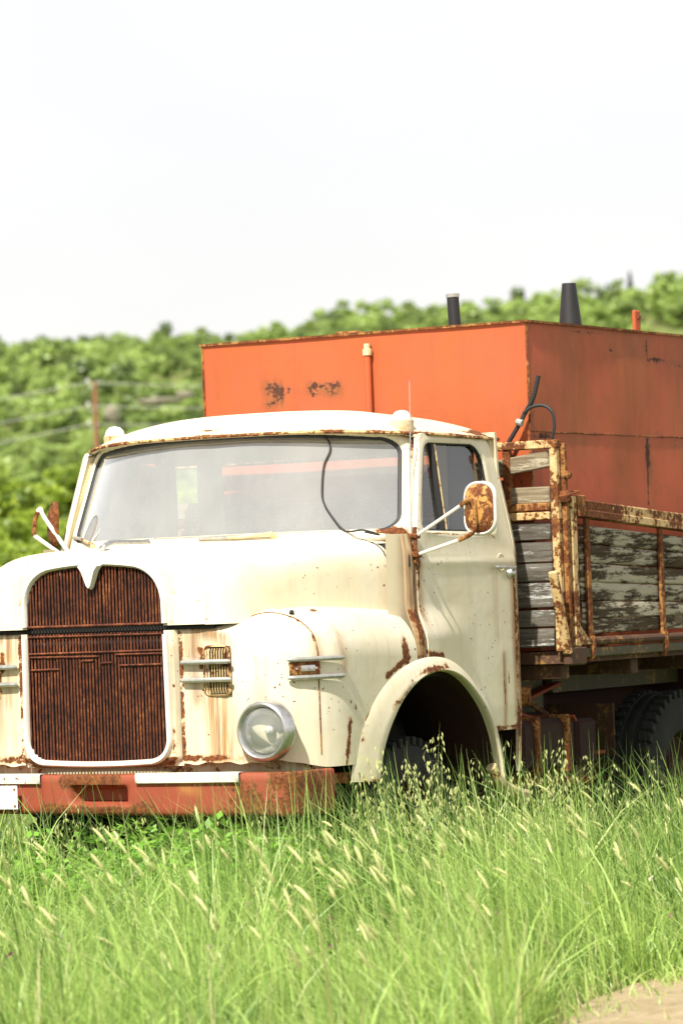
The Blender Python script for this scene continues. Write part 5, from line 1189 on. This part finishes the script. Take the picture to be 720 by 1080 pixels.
# wild oats with hanging spikelets beside the wheel arch and along the bed
def oats(spots_, r):
    VV, FF, TT, MI = [], [], [], []; o = 0
    for x, y, h in spots_:
        V, Fq, T, tip, d = blades(np.array([x]), np.array([y]), np.array([h]), np.array([0.003]), np.array([abs(r.normal(0.14, 0.1))]), r, np.array([0.55]), 6)
        VV.append(V); FF.append(Fq + o); TT.append(T); MI.append(np.zeros(len(Fq))); o += len(V)
        c0 = V.reshape(-1, 2, 3).mean(1)
        for k in range(int(r.integers(9, 18))):
            t = r.uniform(0.55, 1.0); i = t * 6; p = c0[int(min(i, 5))] * (1 - i % 1 if i < 6 else 0) + c0[min(int(min(i, 5)) + 1, 6)] * (i % 1 if i < 6 else 1)
            a = r.uniform(0, 6.28); L = r.uniform(0.02, 0.07) * (1.35 - t); q = p + np.array([math.cos(a) * L, math.sin(a) * L, r.uniform(-0.012, 0.03)]); s_ = np.array([-math.sin(a), math.cos(a), 0]) * 0.0006
            Q = [p - s_, p + s_, q + s_, q - s_]; VV.append(np.array(Q)); FF.append(np.array([[0, 1, 2, 3]]) + o); TT.append(np.full(4, 0.75)); MI.append([1]); o += 4
            l = r.uniform(0.018, 0.032); w = r.uniform(0.003, 0.0048); dn = np.array([math.cos(a) * 0.3, math.sin(a) * 0.3, -1.0]); dn /= np.linalg.norm(dn)
            for b in (np.array([math.cos(a + 1.57), math.sin(a + 1.57), 0]), np.array([math.cos(a), math.sin(a), 0.3])):
                Q = [q, q + dn * l * 0.4 + b * w, q + dn * l, q + dn * l * 0.4 - b * w]; VV.append(np.array(Q)); FF.append(np.array([[0, 1, 2, 3]]) + o); TT.append(np.full(4, r.uniform(0.2, 0.9))); MI.append([1]); o += 4
    return np.concatenate(VV), np.concatenate(FF), np.concatenate(TT), np.concatenate(MI)
def tw(u, v): p = T0 + Lc * u + Vc * v; return p.x, p.y
sp = []
for k in range(64): x_1, y_1 = tw(r.uniform(1.2, 1.75), r.uniform(0.1, 1.9)); sp.append((x_1, y_1, r.uniform(0.48, 0.86)))
for k in range(16): x_1, y_1 = tw(r.uniform(1.2, 1.4), r.uniform(0.25, 1.2)); sp.append((x_1, y_1, r.uniform(0.7, 0.98)))
for k in range(75): x_1, y_1 = tw(r.uniform(1.05, 1.9), r.uniform(2.0, 4.6)); sp.append((x_1, y_1, r.uniform(0.36, 0.68)))
for k in range(36): x_1, y_1 = tw(r.uniform(-1.3, 1.2), r.uniform(-0.7, -0.2)); sp.append((x_1, y_1, r.uniform(0.40, 0.66)))
V, Fq, T, mi = oats(sp, r)
g4 = bpy.data.objects.new('wild_oats', np_mesh('wild_oats', V, Fq, [GRASS, SEED], T, mi)); col.objects.link(g4); tag(g4, 'wild oats with hanging spikelets growing beside the wheel arch and bed', 'grass', kind='stuff')

# leafy weeds under the bumper
P = []; O = []; T = []
for k in range(520):
    uu = r.normal(0.62, 0.46); v0 = r.uniform(-1.25, -0.14); hh = r.uniform(0.28, 0.60) * (1 - 0.2 * min(1, abs(uu - 0.6))) * (1 if v0 > -0.6 else 0.78); x_1, y_1 = tw(uu, v0)
    for j in range(int(r.integers(16, 34))):
        t = r.uniform(0.25, 1); a = r.uniform(0, 6.28); L = r.uniform(0.01, 0.075); P.append((x_1 + math.cos(a) * L + 0.06 * t * math.sin(k), y_1 + math.sin(a) * L, hh * t)); O.append((math.cos(a) * 0.6, math.sin(a) * 0.6, 0.9)); T.append(np.clip(0.2 + 0.6 * t + r.normal(0, 0.15), 0, 0.99))
V, Fq = leaf_quads(np.array(P), 0.027, r, 0.4, np.array(O), 0.5)
g5 = bpy.data.objects.new('weed_leaves', np_mesh('weed_leaves', V, Fq, [WEED], np.repeat(T, 4))); col.objects.link(g5); tag(g5, 'leafy green weeds growing thick under the red bumper', 'weeds', kind='stuff')
# a few tiny flowers in the grass
FL = plain('mauve_petals', (0.32, 0.08, 0.18), 0.7); FW = plain('cream_petals', (0.7, 0.66, 0.5), 0.7)
x, y = scatter(60, r, -3, 3, 12.8, 16); P = np.stack([x, y, r.uniform(0.2, 0.36, 60)], 1); P = np.repeat(P, 5, 0) + r.normal(0, 0.006, (300, 3))
V, Fq = leaf_quads(P, 0.008, r, 0.3, None, 0.8)
g6 = bpy.data.objects.new('flower_specks', np_mesh('flower_specks', V, Fq, [FL, FW], None, np.repeat((r.uniform(size=60) < 0.6).astype(int), 5))); col.objects.link(g6); tag(g6, 'tiny mauve and cream flowers scattered in the grass', 'flowers', kind='stuff')
